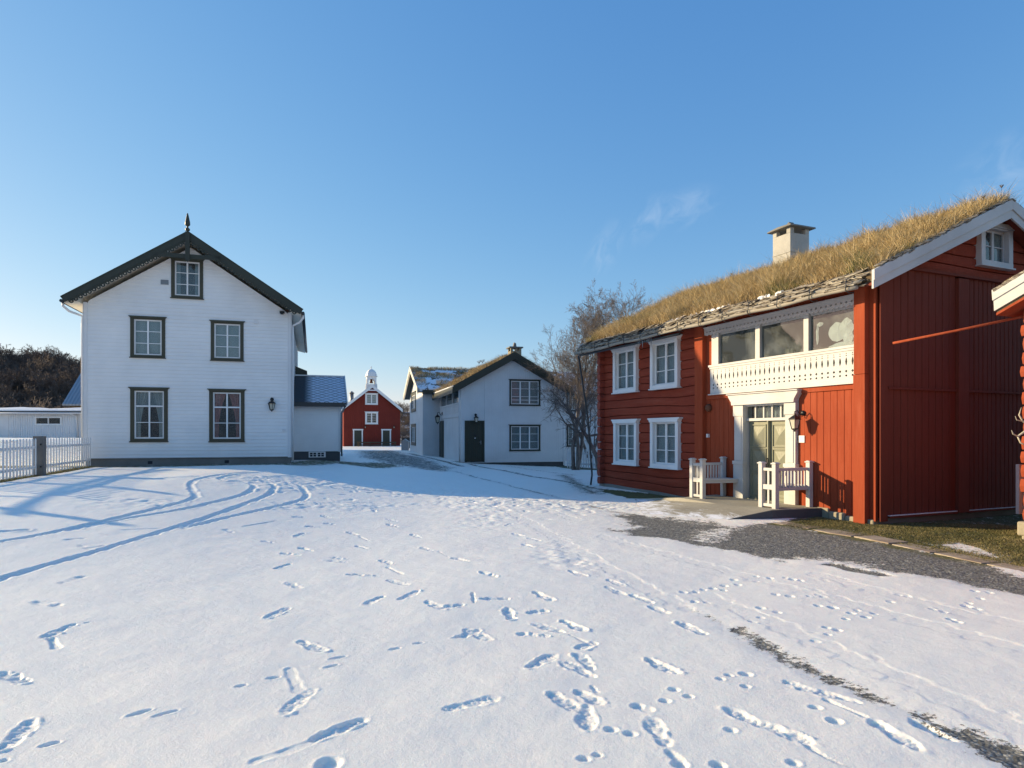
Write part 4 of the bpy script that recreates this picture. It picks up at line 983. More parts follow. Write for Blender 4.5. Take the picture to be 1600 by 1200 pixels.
# door
b = MB(RF)
for (a, c) in ((6.43, 6.72), (8.00, 8.28)):
    b.box(a, c, -0.075, 0.20, 0.17, 2.38); b.box(a + .05, c - .05, -0.088, -0.075, 1.08, 2.1); b.box(a - .03, c + .03, -0.11, 0.02, .98, 1.06)
    b.box(a - .015, c + .015, -0.095, .02, .17, .98); b.box(a - .02, c + .02, -0.095, .02, 2.12, 2.38)
b.box(6.72, 8.00, -0.05, 0.20, 2.345, 2.44)
b.prism([(6.41, 2.38), (8.30, 2.38), (8.31, 2.45), (8.40, 2.58), (8.41, 2.625), (6.29, 2.625), (6.30, 2.58), (6.40, 2.45)], -0.15, 0.0)
b.box(6.27, 8.43, -0.19, 0.0, 2.6255, 2.65); b.box(6.72, 8.00, 0.03, 0.20, 2.00, 2.065)
for k in range(1, 5): c = 6.72 + 1.28 * k / 5; b.box(c - .02, c + .02, .06, .12, 2.065, 2.345)
b.build('door_surround', M['white_old'], rh, bevel=.004)
g = MB(RF); g.box(6.72, 8.0, .085, .09, 2.065, 2.345); g.build('transom_pane', M['glass_fog'], rh)
g = MB(RF); g.face([(6.72, .3, 2.0), (8.0, .3, 2.0), (8.0, .3, 2.4), (6.72, .3, 2.4)]); g.build('hall_interior', M['blind'], rh)
for k, (a, c) in enumerate(((6.74, 7.335), (7.40, 7.99))):
    b = MB(RF); e = 0.11; b.box(a, c, e, e + .05, .19, 1.995)
    st = .085
    for (z0, z1) in ((1.42, 1.90), (.86, 1.34), (.30, .78)):
        # raised frame and a pyramid panel
        A, B = a + st, c - st; m_ = ((A + B) / 2, (z0 + z1) / 2)
        b.box(A - .02, B + .02, e - .022, e, z1, z1 + .022); b.box(A - .02, B + .02, e - .022, e, z0 - .022, z0); b.box(A - .02, A, e - .022, e, z0, z1); b.box(B, B + .02, e - .022, e, z0, z1)
        i0, i1, j0, j1 = A + .045, B - .045, z0 + .04, z1 - .04; ap = (m_[0], e - .045, m_[1])
        q = [(i0, e - .002, j0), (i1, e - .002, j0), (i1, e - .002, j1), (i0, e - .002, j1)]
        for p0, p1 in zip(q, q[1:] + q[:1]): b.face([p0, p1, ap])
    o = b.build('door_leaf', M['door_olive'], rh, bevel=.003)
    if k == 0:
        b = MB(RF); b.box(7.337, 7.398, .06, .15, .19, 1.995); b.box(7.35, 7.385, .045, .06, .19, 1.995); b.build('cover_strip', M['door_olive'], o)
        b = MB(RF); b.box(7.345, 7.39, .035, .05, .92, 1.12); b.tube([(7.37, .04, 1.03), (7.37, -.02, 1.03), (7.43, -.03, 1.025)], .010, 6); b.lathe([(.015, 0), (.015, .02), (0, .02)], (7.37, .04, 1.14), 8, ax=(0, -1, 0)); b.build('door_handle', M['black'], o)
b = MB(RF); b.box(6.73, 7.99, -.02, .2, .17, .195); b.build('threshold', M['door_olive'], rh)
b = MB(RF); b.box(8.32, 8.47, -.022, -.004, 1.515, 1.665); sg = b.build('wall_notice', M['gutter_w'], rh, bevel=.003)
b = MB(RF); b.lathe([(.0, 0), (.095, 0), (.10, .05), (.07, .09), (0, .10)], (5.46, -.0, 2.36), 18, ax=(0, -1, 0)); b.build('rusty_bell_cover', M['rust'], rh)
b = MB(RF); b.box(5.40, 5.47, -.06, 0, 1.61, 1.70); b.build('door_bell_box', M['gutter_w'], rh)
# roof: boarding, soil, barge boards, bark edge, poles, grass
ova, ovb = .55, .38                       # eave overhang, gable overhang
th = 0.17
def redroof(mb, z0, t, x0, x1, e=ova):
    for sgn in (-1, 1):
        yr_, ye = RM, RM + sgn * (RM + e); zr_ = z0 + rsl * RM; ze_ = z0 - rsl * e
        mb.prism([(yr_, zr_), (ye, ze_), (ye, ze_ + t), (yr_, zr_ + t)], x0, x1, 'x')
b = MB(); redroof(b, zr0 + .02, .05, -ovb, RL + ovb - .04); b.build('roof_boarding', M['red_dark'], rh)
b = MB(); redroof(b, zr0 + .075, .16, -ovb + .03, RL + ovb - .05, ova - .06); b.build('roof_sod', M['sod'], rh)
def barge2(mb, x0, x1, top, hgt, RMv, e, slope, step=.0):
    for sgn in (-1, 1):
        ye = RMv + sgn * (RMv + e)
        mb.prism([(RMv, top), (ye, top - slope * (RMv + e)), (ye, top - slope * (RMv + e) - hgt), (RMv, top - hgt * 1.12)], x0, x1, 'x')
for nm, xx in (('barge_board', RL + ovb - .04), ('barge_board', -ovb)):
    b = MB(); barge2(b, xx, xx + .04, zr0 + rsl * RM + .30, .34, RM, ova + .02, rsl)
    barge2(b, xx + (.04 if xx > 0 else -.025), xx + (.065 if xx > 0 else 0), zr0 + rsl * RM + .302, .19, RM, ova + .03, rsl)
    b.build(nm, M['white_old'], rh, bevel=.004)
rnd = random.Random(12); b = MB()
ye = -ova
for layer in range(12):
    x = -ovb
    while x < RL + ovb - .05:
        L_ = rnd.uniform(.08, .42); z = zr0 - rsl * ova + .07 + layer * .022 + rnd.uniform(-.02, .03); yy = ye - .07 - rnd.uniform(0, .09) + layer * .020
        dz = rnd.uniform(-.03, .03)
        b.face([(x, yy, z), (x + L_, yy + rnd.uniform(-.02, .02), z + dz), (x + L_, yy + .25, z + dz + .12), (x, yy + .25, z + .12)])
        b.face([(x, yy, z), (x + L_, yy, z + dz), (x + L_, yy + .01, z + dz - rnd.uniform(.006, .03)), (x, yy + .01, z - rnd.uniform(.006, .03))])
        x += L_ * rnd.uniform(.6, .95)
        if x > RL + .02: break
for layer in range(3):
    y = -ova + .12
    while y < RM * 2 + ova:
        L_ = rnd.uniform(.05, .17); z = rund(y) + .30 + layer * .015 + rnd.uniform(-.01, .015); z2 = rund(min(y + L_, RM * 2 + ova)) + .30 + layer * .015
        x = RL + ovb + .0 + rnd.uniform(-.05, .05)
        b.face([(x, y, z), (x, y + L_, z2), (x - .12, y + L_, z2 + .02), (x - .12, y, z + .02)]); b.face([(x, y, z), (x, y + L_, z2), (x - .02, y + L_, z2 - .025), (x - .02, y, z - .03)])
        y += L_ * .8
b.build('bark_edge', M['bark_edge'], rh, recalc=False)
b = MB()
for (dy, dz, r0, r1, s0, s1) in ((-.10, .02, .05, .035, -ovb - .05, 5.2), (-.09, .03, .045, .038, 4.9, RL + .1), (-.05, .125, .038, .03, -ovb, 6.0), (-.05, .125, .04, .03, 5.7, RL + .15)):
    n = 14; pts = [(s0 + (s1 - s0) * k / n, ye + dy + .012 * math.sin(k * 1.7 + s0), zr0 - rsl * ova + dz + .014 * math.sin(k * 1.1 + dz * 30)) for k in range(n + 1)]
    b.tube(pts, [r0 + (r1 - r0) * k / n for k in range(n + 1)], 8)
build_split(b, 'eave_pole', M['pole_wood'], rh)
b = MB()
for k in range(13):
    x = 0.1 + k * .83; b.tube([(x, -ova - .02, zr0 - rsl * ova + .26), (x, -ova - .15, zr0 - rsl * ova + .20), (x, -ova - .17, zr0 - rsl * ova + .0), (x, -ova - .08, zr0 - rsl * ova - .045), (x, -ova + .05, zr0 - rsl * ova - .02)], .010, 5)
build_split(b, 'eave_hook', M['gutter_d'], rh)
b = MB(); b.tube([(-.3, -ova - .02, zr0 - .3), (5.0, -ova - .02, zr0 - .33)], .035, 8); b.build('gutter', M['gutter_d'], rh)
b = MB(); b.tube([(-.42, -ova + .0, zr0 - .32), (-.36, -ova, zr0 - .42), (-.18, -.32, 2.2), (-.08, -.22, .35), (-.03, -.30, .02)], .032, 8); b.build('downpipe', M['gutter_d'], rh)
b = MB(); rnd = random.Random(3)
for k in range(13):
    x = 3.25 + k * .075 + rnd.uniform(-.03, .03) if k < 9 else 4.0 + (k - 9) * .12; L_ = rnd.uniform(.08, .36) if k < 9 else rnd.uniform(.04, .1); b.tube([(x, -ova - .1, zr0 - .22), (x + .004, -ova - .1, zr0 - .22 - L_ * .6), (x, -ova - .1, zr0 - .22 - L_)], [.016, .010, .002], 6)
mi = N('ice'); mi.color((.85, .9, .95)); mi.rough(.08); mi.b.inputs['Transmission Weight'].default_value = .8; mi.b.inputs['IOR'].default_value = 1.31
build_split(b, 'icicle', mi.mat, rh)
# chimney
cx0, cx1, cy0, cy1 = 4.50, 5.14, 3.05, 3.75
b = MB(); b.box(cx0, cx1, cy0, cy1, 5.9, 7.28)
for (x, y) in ((cx0, cy0), (cx1 - .14, cy0), (cx0, cy1 - .14), (cx1 - .14, cy1 - .14)): b.box(x, x + .14, y, y + .14, 7.28, 7.43)
b.box(cx0 - .015, cx1 + .015, cy0 - .015, cy1 + .015, 6.74, 6.76)
ch = b.build('chimney', M['concrete_l'], rh, bevel=.008)
b = MB(); b.prism([(cx0 - .12, 7.43), (cx1 + .13, 7.435), (cx1 + .12, 7.48), (cx0 + .3, 7.50), (cx0 - .08, 7.465)], cy0 - .12, cy1 + .12, 'y'); b.build('slab', M['concrete'], ch, bevel=.01)
b = MB(); b.prism([(4.74, 7.48), (4.93, 7.48), (4.91, 7.60), (4.87, 7.68), (4.80, 7.66), (4.76, 7.57)], 3.28, 3.46, 'y'); b.build('cap_stone', M['concrete'], ch, bevel=.02)
b = MB(); b.box(cx0 + .1, cx1 - .1, cy0 + .1, cy1 - .1, 6.99, 7.128); b.build('flue', M['inside'], ch) if False else None
# grass on the roof
r = np.random.RandomState(7)
n = 110000; x = -ovb + r.rand(n) * (RL + 2 * ovb - .1); s_ = r.rand(n); y = -ova + .20 + s_ * (RM + ova - .17); back = r.rand(n) < .14
y = np.where(back, 2 * RM - y, y); y = np.where(back & (y > RM + 1.2), RM + r.rand(n) * 1.0, y)
z = zr0 + .20 + rsl * np.where(y < RM, y, 2 * RM - y)
def v1(x, y, sc_, seed):
    rr = np.random.RandomState(seed); T = rr.rand(64, 64); fx = (x / sc_) % 63; fy = (y / sc_) % 63; i = fx.astype(int); j = fy.astype(int); a = ss(fx - i); c = ss(fy - j)
    return (T[i, j] * (1 - a) + T[i + 1, j] * a) * (1 - c) + (T[i, j + 1] * (1 - a) + T[i + 1, j + 1] * a) * c
cl = v1(x + 5, y + 5, .45, 1) * .6 + v1(x + 5, y + 5, .16, 2) * .4
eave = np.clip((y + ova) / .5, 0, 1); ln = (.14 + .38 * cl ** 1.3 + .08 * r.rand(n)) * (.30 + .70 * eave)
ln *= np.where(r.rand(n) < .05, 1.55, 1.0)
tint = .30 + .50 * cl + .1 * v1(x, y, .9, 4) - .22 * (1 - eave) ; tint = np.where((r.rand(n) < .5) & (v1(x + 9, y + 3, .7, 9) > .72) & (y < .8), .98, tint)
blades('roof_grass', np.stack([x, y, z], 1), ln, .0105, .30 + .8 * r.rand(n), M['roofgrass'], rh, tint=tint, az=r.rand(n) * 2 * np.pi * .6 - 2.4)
b = MB(); rnd = random.Random(5)   # patches of snow lying in the grass
pts_ = []
for (x, y, sx_, sy_, n_) in ((1.15, .35, .20, .14, 12), (2.6, .45, .09, .28, 10), (5.3, .9, .45, .06, 9), (4.9, -.30, .55, .08, 14), (6.2, -.34, .45, .06, 10), (4.3, .5, .12, .1, 5), (9.3, 3.1, .1, .1, 3), (7.8, -.36, .5, .05, 8)):
    for k in range(n_): pts_.append((x + rnd.gauss(0, sx_ * .6), y + rnd.gauss(0, sy_ * .6), rnd.uniform(.02, .085), rnd.uniform(.015, .06)))
for (x, y, rx, ry) in pts_:
    z = zr0 + .30 + rsl * y; pr = []
    m_ = [(0, 0, .025)] + [(rx * (1 + .3 * rnd.uniform(-1, 1)) * math.cos(t), ry * (1 + .3 * rnd.uniform(-1, 1)) * math.sin(t), 0) for t in [k * math.pi / 5 for k in range(10)]]
    P = [(x + p[0], y + p[1], z + p[2] + rsl * p[1]) for p in m_]; 
    for k in range(10): b.face([P[0], P[1 + k], P[1 + (k + 1) % 10]], True)
    for k in range(10): q0, q1 = P[1 + k], P[1 + (k + 1) % 10]; b.face([q0, (q0[0], q0[1], q0[2] - .05), (q1[0], q1[1], q1[2] - .05), q1], True)
b.build('snow_patch', M['snow'], rh)
b = MB(); rnd = random.Random(8)   # dry umbels sticking up at the ridge
for (x, y) in ((10.2, 3.0), (10.3, 3.42), (3.2, 3.3), (2.4, 3.4)):
    z = rund(y) + .2; h_ = rnd.uniform(.36, .46); b.tube([(x, y, z), (x + .02, y, z + h_)], .003, 4)
    for k in range(7): a_ = k * .9; b.tube([(x + .02, y, z + h_ - .05), (x + .02 + .035 * math.cos(a_), y + .035 * math.sin(a_), z + h_ + .01)], [.003, .006], 4)
b.build('dry_umbels', M['brown_wood'], rh)['kind'] = 'stuff'
lr = lantern('wall_lantern', (0, 0, 0), 0.36, 0.24, label='large black iron lantern hanging by the olive double door of the red house')
lr.location = Matrix.Rotation(RA, 4, 'Z') @ Vector((8.43, -.01, 2.14)) + Vector(RO); lr.rotation_euler.z = RA
# ---- concrete entrance ramp
RW = lambda x, y, z=0.0: Matrix.Rotation(RA, 4, 'Z') @ Vector((x, y, z)) + Vector(RO)
rp = empty('entrance_ramp', RO, RA); tag(rp, 'pale concrete ramp with thin snow in front of the olive double door', 'ramp')
top = [(8.92, .02), (8.80, -1.25), (7.4, -1.45), (6.0, -1.35), (5.7, .02)]
gr_ = [(8.96, .02), (8.47, -2.20), (6.9, -3.0), (4.1, -1.35), (4.4, -.1)]
b = MB(); n = 5
T = [(p[0], p[1], .185) for p in top]; Gd = [(p[0], p[1], -.01) for p in gr_]
b.face(T); 
for k in range(1, 5):
    b.face([T[k - 1], T[k], Gd[k], Gd[k - 1]]) if k > 1 else None
b.face([T[1], T[2], Gd[2], Gd[1]]) if False else None
b.face([T[0], (8.92, .02, -.1), (8.80, -1.25, -.1), T[1]]); b.face([T[1], (8.80, -1.25, -.1), (8.47, -2.20, -.1), Gd[1]])
b.build('ramp_surface', M['ramp'], rp, recalc=False)
b = MB(); b.prism([(8.90, .02), (8.94, .02), (8.83, -1.27), (8.49, -2.22), (8.45, -2.2), (8.79, -1.25)], -.1, .0, 'z')
P = [(8.945, .02, .18), (8.835, -1.27, .18), (8.50, -2.22, -.012)]; Q = [(8.945, .02, -.12), (8.835, -1.27, -.12), (8.50, -2.22, -.12)]
b.face([P[0], P[1], Q[1], Q[0]]); b.face([P[1], P[2], Q[2], Q[1]]); b.build('ramp_kerb', M['dark_found'], rp, recalc=False)
# ---- the two benches
def bench(name, sgn, label):
    """origin at the wall, outer (back) side at x=0; seat extends towards sgn*x"""
    t = empty(name); w_, dep, zt, ph = .37 * sgn, .98, .185, .94
    P = [(0, -.055, .95), (0, -dep, .93), (w_, -dep, .93)]
    b = MB()
    for (x, y, h_) in P:
        b.box(x - .05, x + .05, y - .05, y + .05, zt - (.0), zt + h_ - .03)
    build_split(b, 'post', M['white_old'], t, bevel=.004)
    b = MB()
    for (x, y, h_) in P: b.box(x - .068, x + .068, y - .068, y + .068, zt + h_ - .03, zt + h_ - .005); b.prism([(x - .06, zt + h_ - .005), (x + .06, zt + h_ - .005), (x + .02, zt + h_ + .012), (x - .02, zt + h_ + .012)], y - .055, y + .055)
    b.build('post_cap', M['white_old'], t, bevel=.003)
    lo, hi = min(0, w_) + .05, max(0, w_) - .05
    b = MB(); b.box(-.025, .025, -dep + .05, -.105, zt + .76, zt + .82); b.box(lo, hi, -dep - .025, -dep + .025, zt + .76, zt + .82); b.build('top_rail', M['white_old'], t, bevel=.003)
    b = MB(); b.box(-.03, .03, -dep + .05, -.105, zt + .36, zt + .42); b.box(lo, hi, -dep - .03, -dep + .03, zt + .38, zt + .48); b.box(lo, hi, -dep - .025, -dep + .025, zt + .03, zt + .09); b.build('rail', M['white_old'], t, bevel=.003)
    for k in range(9): y = -dep + .12 + k * (dep - .25) / 8.6; b = MB(); b.box(-.012, .012, y - .018, y + .018, zt + .42, zt + .76); b.build('baluster', M['white_old'], t)
    c = (lo + hi) / 2
    for (z0, z1) in ((.48, .76), (.09, .38)): b = MB(); b.box(c - .022, c + .022, -dep - .012, -dep + .012, zt + z0, zt + z1); b.build('end_bar', M['white_old'], t)
    b = MB(); s = sgn
    pl = [(.03 * s, -dep + .03), (.42 * s, -dep + .03)] + [((.42 + .12 * math.sin(k / 8 * math.pi * .5)) * s, -dep + .03 + (dep - .05) * k / 8) for k in range(1, 9)] + [(.03 * s, -.02)]
    b.prism(pl, zt + .42, zt + .455, 'z'); b.prism([((p[0] - .02 * s), p[1]) for p in pl], zt + .36, zt + .42, 'z'); b.build('seat', M['white_old'], t, bevel=.003)
    tag(t, label, 'bench', 'white benches flanking the entrance'); return t
b1 = bench('porch_bench', 1, 'white slatted porch bench left of the olive door, nearer the log wall'); b1.location = RW(6.06, -.03); b1.rotation_euler.z = RA
b2 = bench('porch_bench', -1, 'white slatted porch bench right of the olive door, its shadow on the red wall'); b2.location = RW(8.66, -.03); b2.rotation_euler.z = RA
# ---- flat stones edging the gravel
ln = [gp(*p) for p in ((1205, 817), (1262, 826), (1345, 840), (1427, 857), (1500, 873), (1592, 893), (1680, 912))]
rnd = random.Random(2); k = 0; seglen = [math.dist(a, b_) for a, b_ in zip(ln, ln[1:])]
def along(s):
    for (a, b_), L_ in zip(zip(ln, ln[1:]), seglen):
        if s <= L_: return Vector((a[0] + (b_[0] - a[0]) * s / L_, a[1] + (b_[1] - a[1]) * s / L_))
        s -= L_
    return Vector(ln[-1])
s_ = 0.0; desc = ['first beside the ramp', 'second from the ramp', 'third from the ramp', 'fourth from the ramp', 'fifth from the ramp', 'sixth from the ramp', 'seventh from the ramp', 'eighth from the ramp', 'last at the right edge']
tot = sum(seglen)
while s_ < tot - .3 and k < 9:
    L_ = rnd.uniform(.62, .85); a = along(s_ + .02); c = along(min(s_ + L_, tot)); d = (c - a).normalized(); nn = Vector((-d.y, d.x)) * -1
    if nn.x < 0: nn = -nn
    w_ = rnd.uniform(.30, .38); j = lambda: Vector((rnd.uniform(-.03, .03), rnd.uniform(-.03, .03)))
    o = (a + c) / 2; pl = [a + j() * .3, (a + c) / 2 + j() * .6 - nn * .01, c + j() * .3, c + nn * w_ + j(), (a + c) / 2 + nn * w_ * 1.02 + j(), a + nn * w_ + j()]
    b = MB(); b.prism([(p.x - o.x, p.y - o.y) for p in pl], -.05, .004 + rnd.uniform(-.006, .006), 'z')
    ob = b.build('paving_stone', M['paver'], None, bevel=.008, loc=(o.x, o.y, 0)); tag(ob, 'flat sandstone edging slab between gravel and grass, ' + desc[k], 'paving stone', 'flat stones edging the gravel'); k += 1
    s_ += L_ + rnd.uniform(.02, .06)
# ---- lawn blades
r = np.random.RandomState(17)
def lawn(name, poly, n, hmin, hmax, label, cx=.6, tintc=.5):
    P = np.array(poly); x0, y0 = P.min(0); x1, y1 = P.max(0); X = x0 + r.rand(n * 3) * (x1 - x0); Y = y0 + r.rand(n * 3) * (y1 - y0); ins = np.zeros(len(X), bool)
    for i in range(len(P)):
        a, c = P[i], P[(i + 1) % len(P)]; ins ^= ((a[1] > Y) != (c[1] > Y)) & (X < (c[0] - a[0]) * (Y - a[1]) / (c[1] - a[1] + 1e-12) + a[0])
    X, Y = X[ins][:n], Y[ins][:n]
    ix = np.clip(np.searchsorted(gx, X), 0, len(gx) - 1); iy = np.clip(np.searchsorted(gy, Y), 0, len(gy) - 1)
    keep = (SN[iy, ix] < cx) ; X, Y, ix, iy = X[keep], Y[keep], ix[keep], iy[keep]; zz = Z[iy, ix]
    cl = v1(X + 20, Y, .5, 5); o = blades(name, np.stack([X, Y, zz], 1), hmin + (hmax - hmin) * r.rand(len(X)) * cl * 1.3, .006, .9, M['lawn'], None, tint=tintc + .5 * (cl - .5), seed=4)
    tag(o, label, 'grass', kind='stuff'); return o
lawn('lawn_grass', pp((1222, 821), (1275, 808), (1300, 812), (1372, 815), (1640, 822), (1680, 905), (1592, 889), (1500, 870), (1427, 854), (1345, 838)), 60000, .015, .045, 'short green and straw coloured grass below the red gable')
lawn('fence_grass', [(-12.0, 14.0), (-12.05, 15.5), (-12.65, 17.6), (-14.0, 22.0), (-14.5, 22.1), (-13.0, 17.6), (-12.4, 15.5), (-12.35, 14.0)], 9000, .03, .10, 'strip of mossy grass at the foot of the left picket fence', cx=.9, tintc=.6)
# ------------------------------------------------------------------ grey-white sod roofed house in the middle
GO = (-2.67, 34.0, 0.0); GA = R(15.009)
gh = empty('sod_roofed_house', GO, GA); tag(gh, 'white board house with dark green gable and sod roof, standing in shade at the centre', 'house')
GL, GM, GR_ = 5.76, 2.8, 5.62; gsl = .565
gund = lambda u: GR_ - gsl * abs(u - GM)
gwin = [(2.62, 4.34, 3.20, 4.62), (2.62, 4.34, .78, 2.20)]
F0 = lambda u, d, z: (u, d, z); GS = lambda u, d, z: (d, 7.3 - u, z)     # side wall seen from the left: u runs from the back to the front
b = MB(F0); board_wall(b, even(0, GL, .125), .22, gund, [opn(*q) for q in gwin] + [(.22, 1.24, .22, 2.40)], g=.004, gd=.010, jit=.001)
b.m = lambda u, d, z: (GL - d, u, z); board_wall(b, even(0, 7.3, .125), .1, lambda u: 4.0, [], g=.004, gd=.010)
b.m = GS; board_wall(b, even(0, 7.3, .125), .22, lambda u: 4.02, [(.55, 6.75, 3.38, 4.02), (.0, 1.7, .2, 2.45)], g=.004, gd=.010)
b.m = F0
b.build('wall', M['white_v'], gh, recalc=False)
b = MB(F0); b.box(-.02, .10, -.02, .1, .2, 4.05); b.box(GL - .1, GL + .02, -.02, .1, .0, 4.0); b.box(1.27, 1.40, -.02, .0, .2, 4.75); b.box(1.40, GL, -.018, 0, 3.50, 3.53); b.box(0, GL, -.03, 0, .19, .22)
build_split(b, 'corner_board', M['white_v'], gh)
b = MB(F0); b.box(.02, GL - .02, .03, 7.2, -.3, .20); b.build('foundation', M['dark_found'], gh)
for q in gwin: window(gh, F0, *q, 'dgreen', cw=.085, cols=3, head=.06, headh=.06, curtain=[('full', 'blind')], post=.07)
b = MB(F0); b.box(.20, .30, -.03, .06, .22, 2.40); b.box(1.17, 1.26, -.03, .06, .22, 2.40); b.box(.30, 1.17, -.03, .06, 2.32, 2.40); b.build('door_frame', M['dgreen'], gh)
b = MB(F0); b.box(.30, 1.17, .02, .06, .24, 2.32)
for k in range(6): b.box(.42 + k * .105, .515 + k * .105, .005, .02, .38, 2.18)
dl = b.build('door_leaf', M['dgreen'], gh)
b = MB(F0); b.box(1.05, 1.08, -.03, .0, 1.15, 1.35); b.tube([(1.065, -.03, 1.27), (.95, -.04, 1.27)], .012, 6); b.build('door_handle', M['zinc'], dl)
b = MB(F0); b.prism([(.71, 1.62), (.76, 1.68), (.81, 1.62), (.76, 1.56)], -.006, .003); b.build('diamond_pane', M['inside'], dl)
b = MB(F0); b.box(.72, .80, -.004, .004, 1.46, 1.50); b.build('name_plate', M['gutter_w'], dl)
b = MB(F0); b.box(.15, 1.32, -.35, .0, .0, .20); b.build('door_step', M['concrete'], gh)
b = MB(F0); b.lathe([(.0, 0), (.09, 0), (.10, .03), (.06, .06), (0, .06)], (1.10, 0, 4.78), 14, ax=(0, -1, 0)); b.build('round_vent', M['zinc'], gh)
# side gallery with glass, panelled breast, dark side door
b = MB(GS)
for (a, c) in ((.55, .67), (2.55, 2.72), (4.65, 4.82), (6.63, 6.78)): b.box(a, c, -.02, .08, 3.36, 4.05)
b.box(.5, 6.8, -.05, .05, 3.30, 3.38); b.box(.5, 6.8, -.05, .05, 2.62, 2.70); b.box(.5, 6.8, -.03, 0, 2.70, 2.80)
for k in range(3): b.box(.6, 6.7, -.02, 0, 2.86 + k * .15, 2.96 + k * .15)
b.build('gallery_frame', M['white_v'], gh)
b = MB(GS); b.box(.6, 6.7, .03, .035, 3.38, 4.03); b.build('gallery_pane', M['glass'], gh)
b = MB(GS); b.face([(.5, .9, 3.3), (6.8, .9, 3.3), (6.8, .9, 4.05), (.5, .9, 4.05)]); b.build('gallery_interior', M['blind'], gh)
b = MB(GS); b.box(0.0, 1.7, -.02, .05, .2, 2.5); b.box(0.15, 1.5, -.05, -.02, .2, 2.4); b.build('side_door', M['dgreen'], gh)
# main roof
gov, gg = .42, .42
def groof(mb, z0, t, y0, y1, e, M_=GM, s_=gsl, zr_=GR_):
    for sgn in (-1, 1):
        xe = M_ + sgn * (M_ + e); mb.prism([(M_, zr_ + z0), (xe, zr_ + z0 - s_ * (M_ + e)), (xe, zr_ + z0 + t - s_ * (M_ + e)), (M_, zr_ + z0 + t)], y0, y1, 'y')
b = MB(); groof(b, .02, .06, -gg, 11.5, gov); b.build('roof_boarding', M['dgreen'], gh)
b = MB(); groof(b, .085, .20, -gg + .03, 11.3, gov - .05); b.build('roof_sod', M['sod'], gh)
b = MB()
for sgn in (-1, 1):
    xe = GM + sgn * (GM + gov + .05); L_ = abs(xe - GM)
    for (t, h_, y0, y1) in ((.42, .20, -gg - .05, -gg - .02), (.24, .20, -gg - .03, -gg)):
        b.prism([(GM, GR_ + t), (xe, GR_ + t - gsl * L_), (xe, GR_ + t - h_ - gsl * L_), (GM, GR_ + t - h_)], y0, y1, 'y')
b.box(-gov - .10, -gov - .04, -gg - .02, 7.0, GR_ - gsl * (GM + gov) + .0, GR_ - gsl * (GM + gov) + .32)
build_split(b, 'barge_board', M['dgreen'], gh)
b = MB(); b.tube([(-gov - .02, -gg + .1, 4.17), (-gov - .02, 6.6, 4.22)], .05, 8); b.tube([(-gov - .02, .05, 4.15), (-.1, -.06, 4.0), (-.08, -.06, .25)], .04, 8); build_split(b, 'gutter', M['gutter_w'], gh)
b = MB(); cx, cy = 4.0, 4.0; b.box(cx - .33, cx + .33, cy - .33, cy + .33, 4.5, 6.62); 
for (x, y) in ((-.33, -.33), (.19, -.33), (-.33, .19), (.19, .19), (-.07, -.33)): b.box(cx + x, cx + x + .14, cy + y, cy + y + .14, 6.62, 6.80)
gc = b.build('chimney', M['stone'], gh, bevel=.01)
b = MB(); b.box(cx - .42, cx + .42, cy - .42, cy + .42, 6.80, 6.87); b.prism([(cx - .12, 6.87), (cx + .1, 6.87), (cx + .06, 7.10), (cx - .04, 7.16)], cy - .1, cy + .1); b.build('slab', M['concrete'], gc)
# rear range with its own gable on the left
WX0, WX1, WY0, WY1 = -1.05, 13.5, 7.2, 15.0; WMy = (WY0 + WY1) / 2; wr = 5.95; wsl = .40
wund = lambda y: wr - wsl * abs(y - WMy)
rw = [(8.45, 9.25, 3.2, 4.4), (8.45, 9.25, .85, 2.35)]
b = MB(lambda u, d, z: (u, WY0 + d, z)); board_wall(b, even(WX0, 0, .13) , .15, lambda u: 4.4, [], g=.004, gd=.01); board_wall(b, even(GL, WX1, .13), -.1, lambda u: 4.4, [opn(*q) for q in rw], g=.004, gd=.01)
b.m = lambda u, d, z: (WX0 + d, WY1 - u, z); board_wall(b, even(0, WY1 - WY0, .2), .15, lambda u: wund(WY1 - u), [opn(1.1, 3.9, 3.25, 5.05 - .4), opn(1.1, 3.9, .9, 2.4)], g=.004, gd=.01)
b.m = lambda u, d, z: (WX0 + u, WY1 - d, z); board_wall(b, even(0, WX1 - WX0, .5), .15, lambda u: 4.4, [], g=.004, gd=.01)
b.m = lambda u, d, z: (WX1 - d, WY0 + u, z); board_wall(b, even(0, WY1 - WY0, .5), .15, lambda u: wund(WY0 + u), [], g=.004, gd=.01)
b.build('rear_wall', M['white_v'], gh, recalc=False)
b = MB(); b.box(WX0 - .02, WX0 + .14, WY0 - .02, WY0 + .1, .1, 4.3); b.box(WX0 - .03, WX0 + .0, WY0 - .02, WY0 + .14, .1, 4.35); b.build('rear_corner_board', M['white_v'], gh)
b = MB(); b.box(WX0 + .03, WX1, WY0 + .03, WY1, -.3, .15); b.build('rear_foundation', M['dark_found'], gh)
for q in rw: window(gh, lambda u, d, z: (u, WY0 + d, z), *q, 'dgreen', cw=.10, cols=2, curtain=[('full', 'lace')])
for q in ((1.1, 3.9, 3.25, 4.65), (1.1, 3.9, .9, 2.4)): window(gh, lambda u, d, z: (WX0 + d, WY1 - u, z), *q, 'dgreen', cw=.22, cols=3, post=.1, curtain=[('full', 'blind')])
def wroof(mb, z0, t, x0, x1, e):
    for sgn in (-1, 1):
        ye = WMy + sgn * (3.9 + e); mb.prism([(WMy, wr + z0), (ye, wr + z0 - wsl * (3.9 + e)), (ye, wr + z0 + t - wsl * (3.9 + e)), (WMy, wr + z0 + t)], x0, x1, 'x')
b = MB(); wroof(b, .02, .06, WX0 - .40, WX1 + .4, .4); b.build('rear_roof_boarding', M['dgreen'], gh)
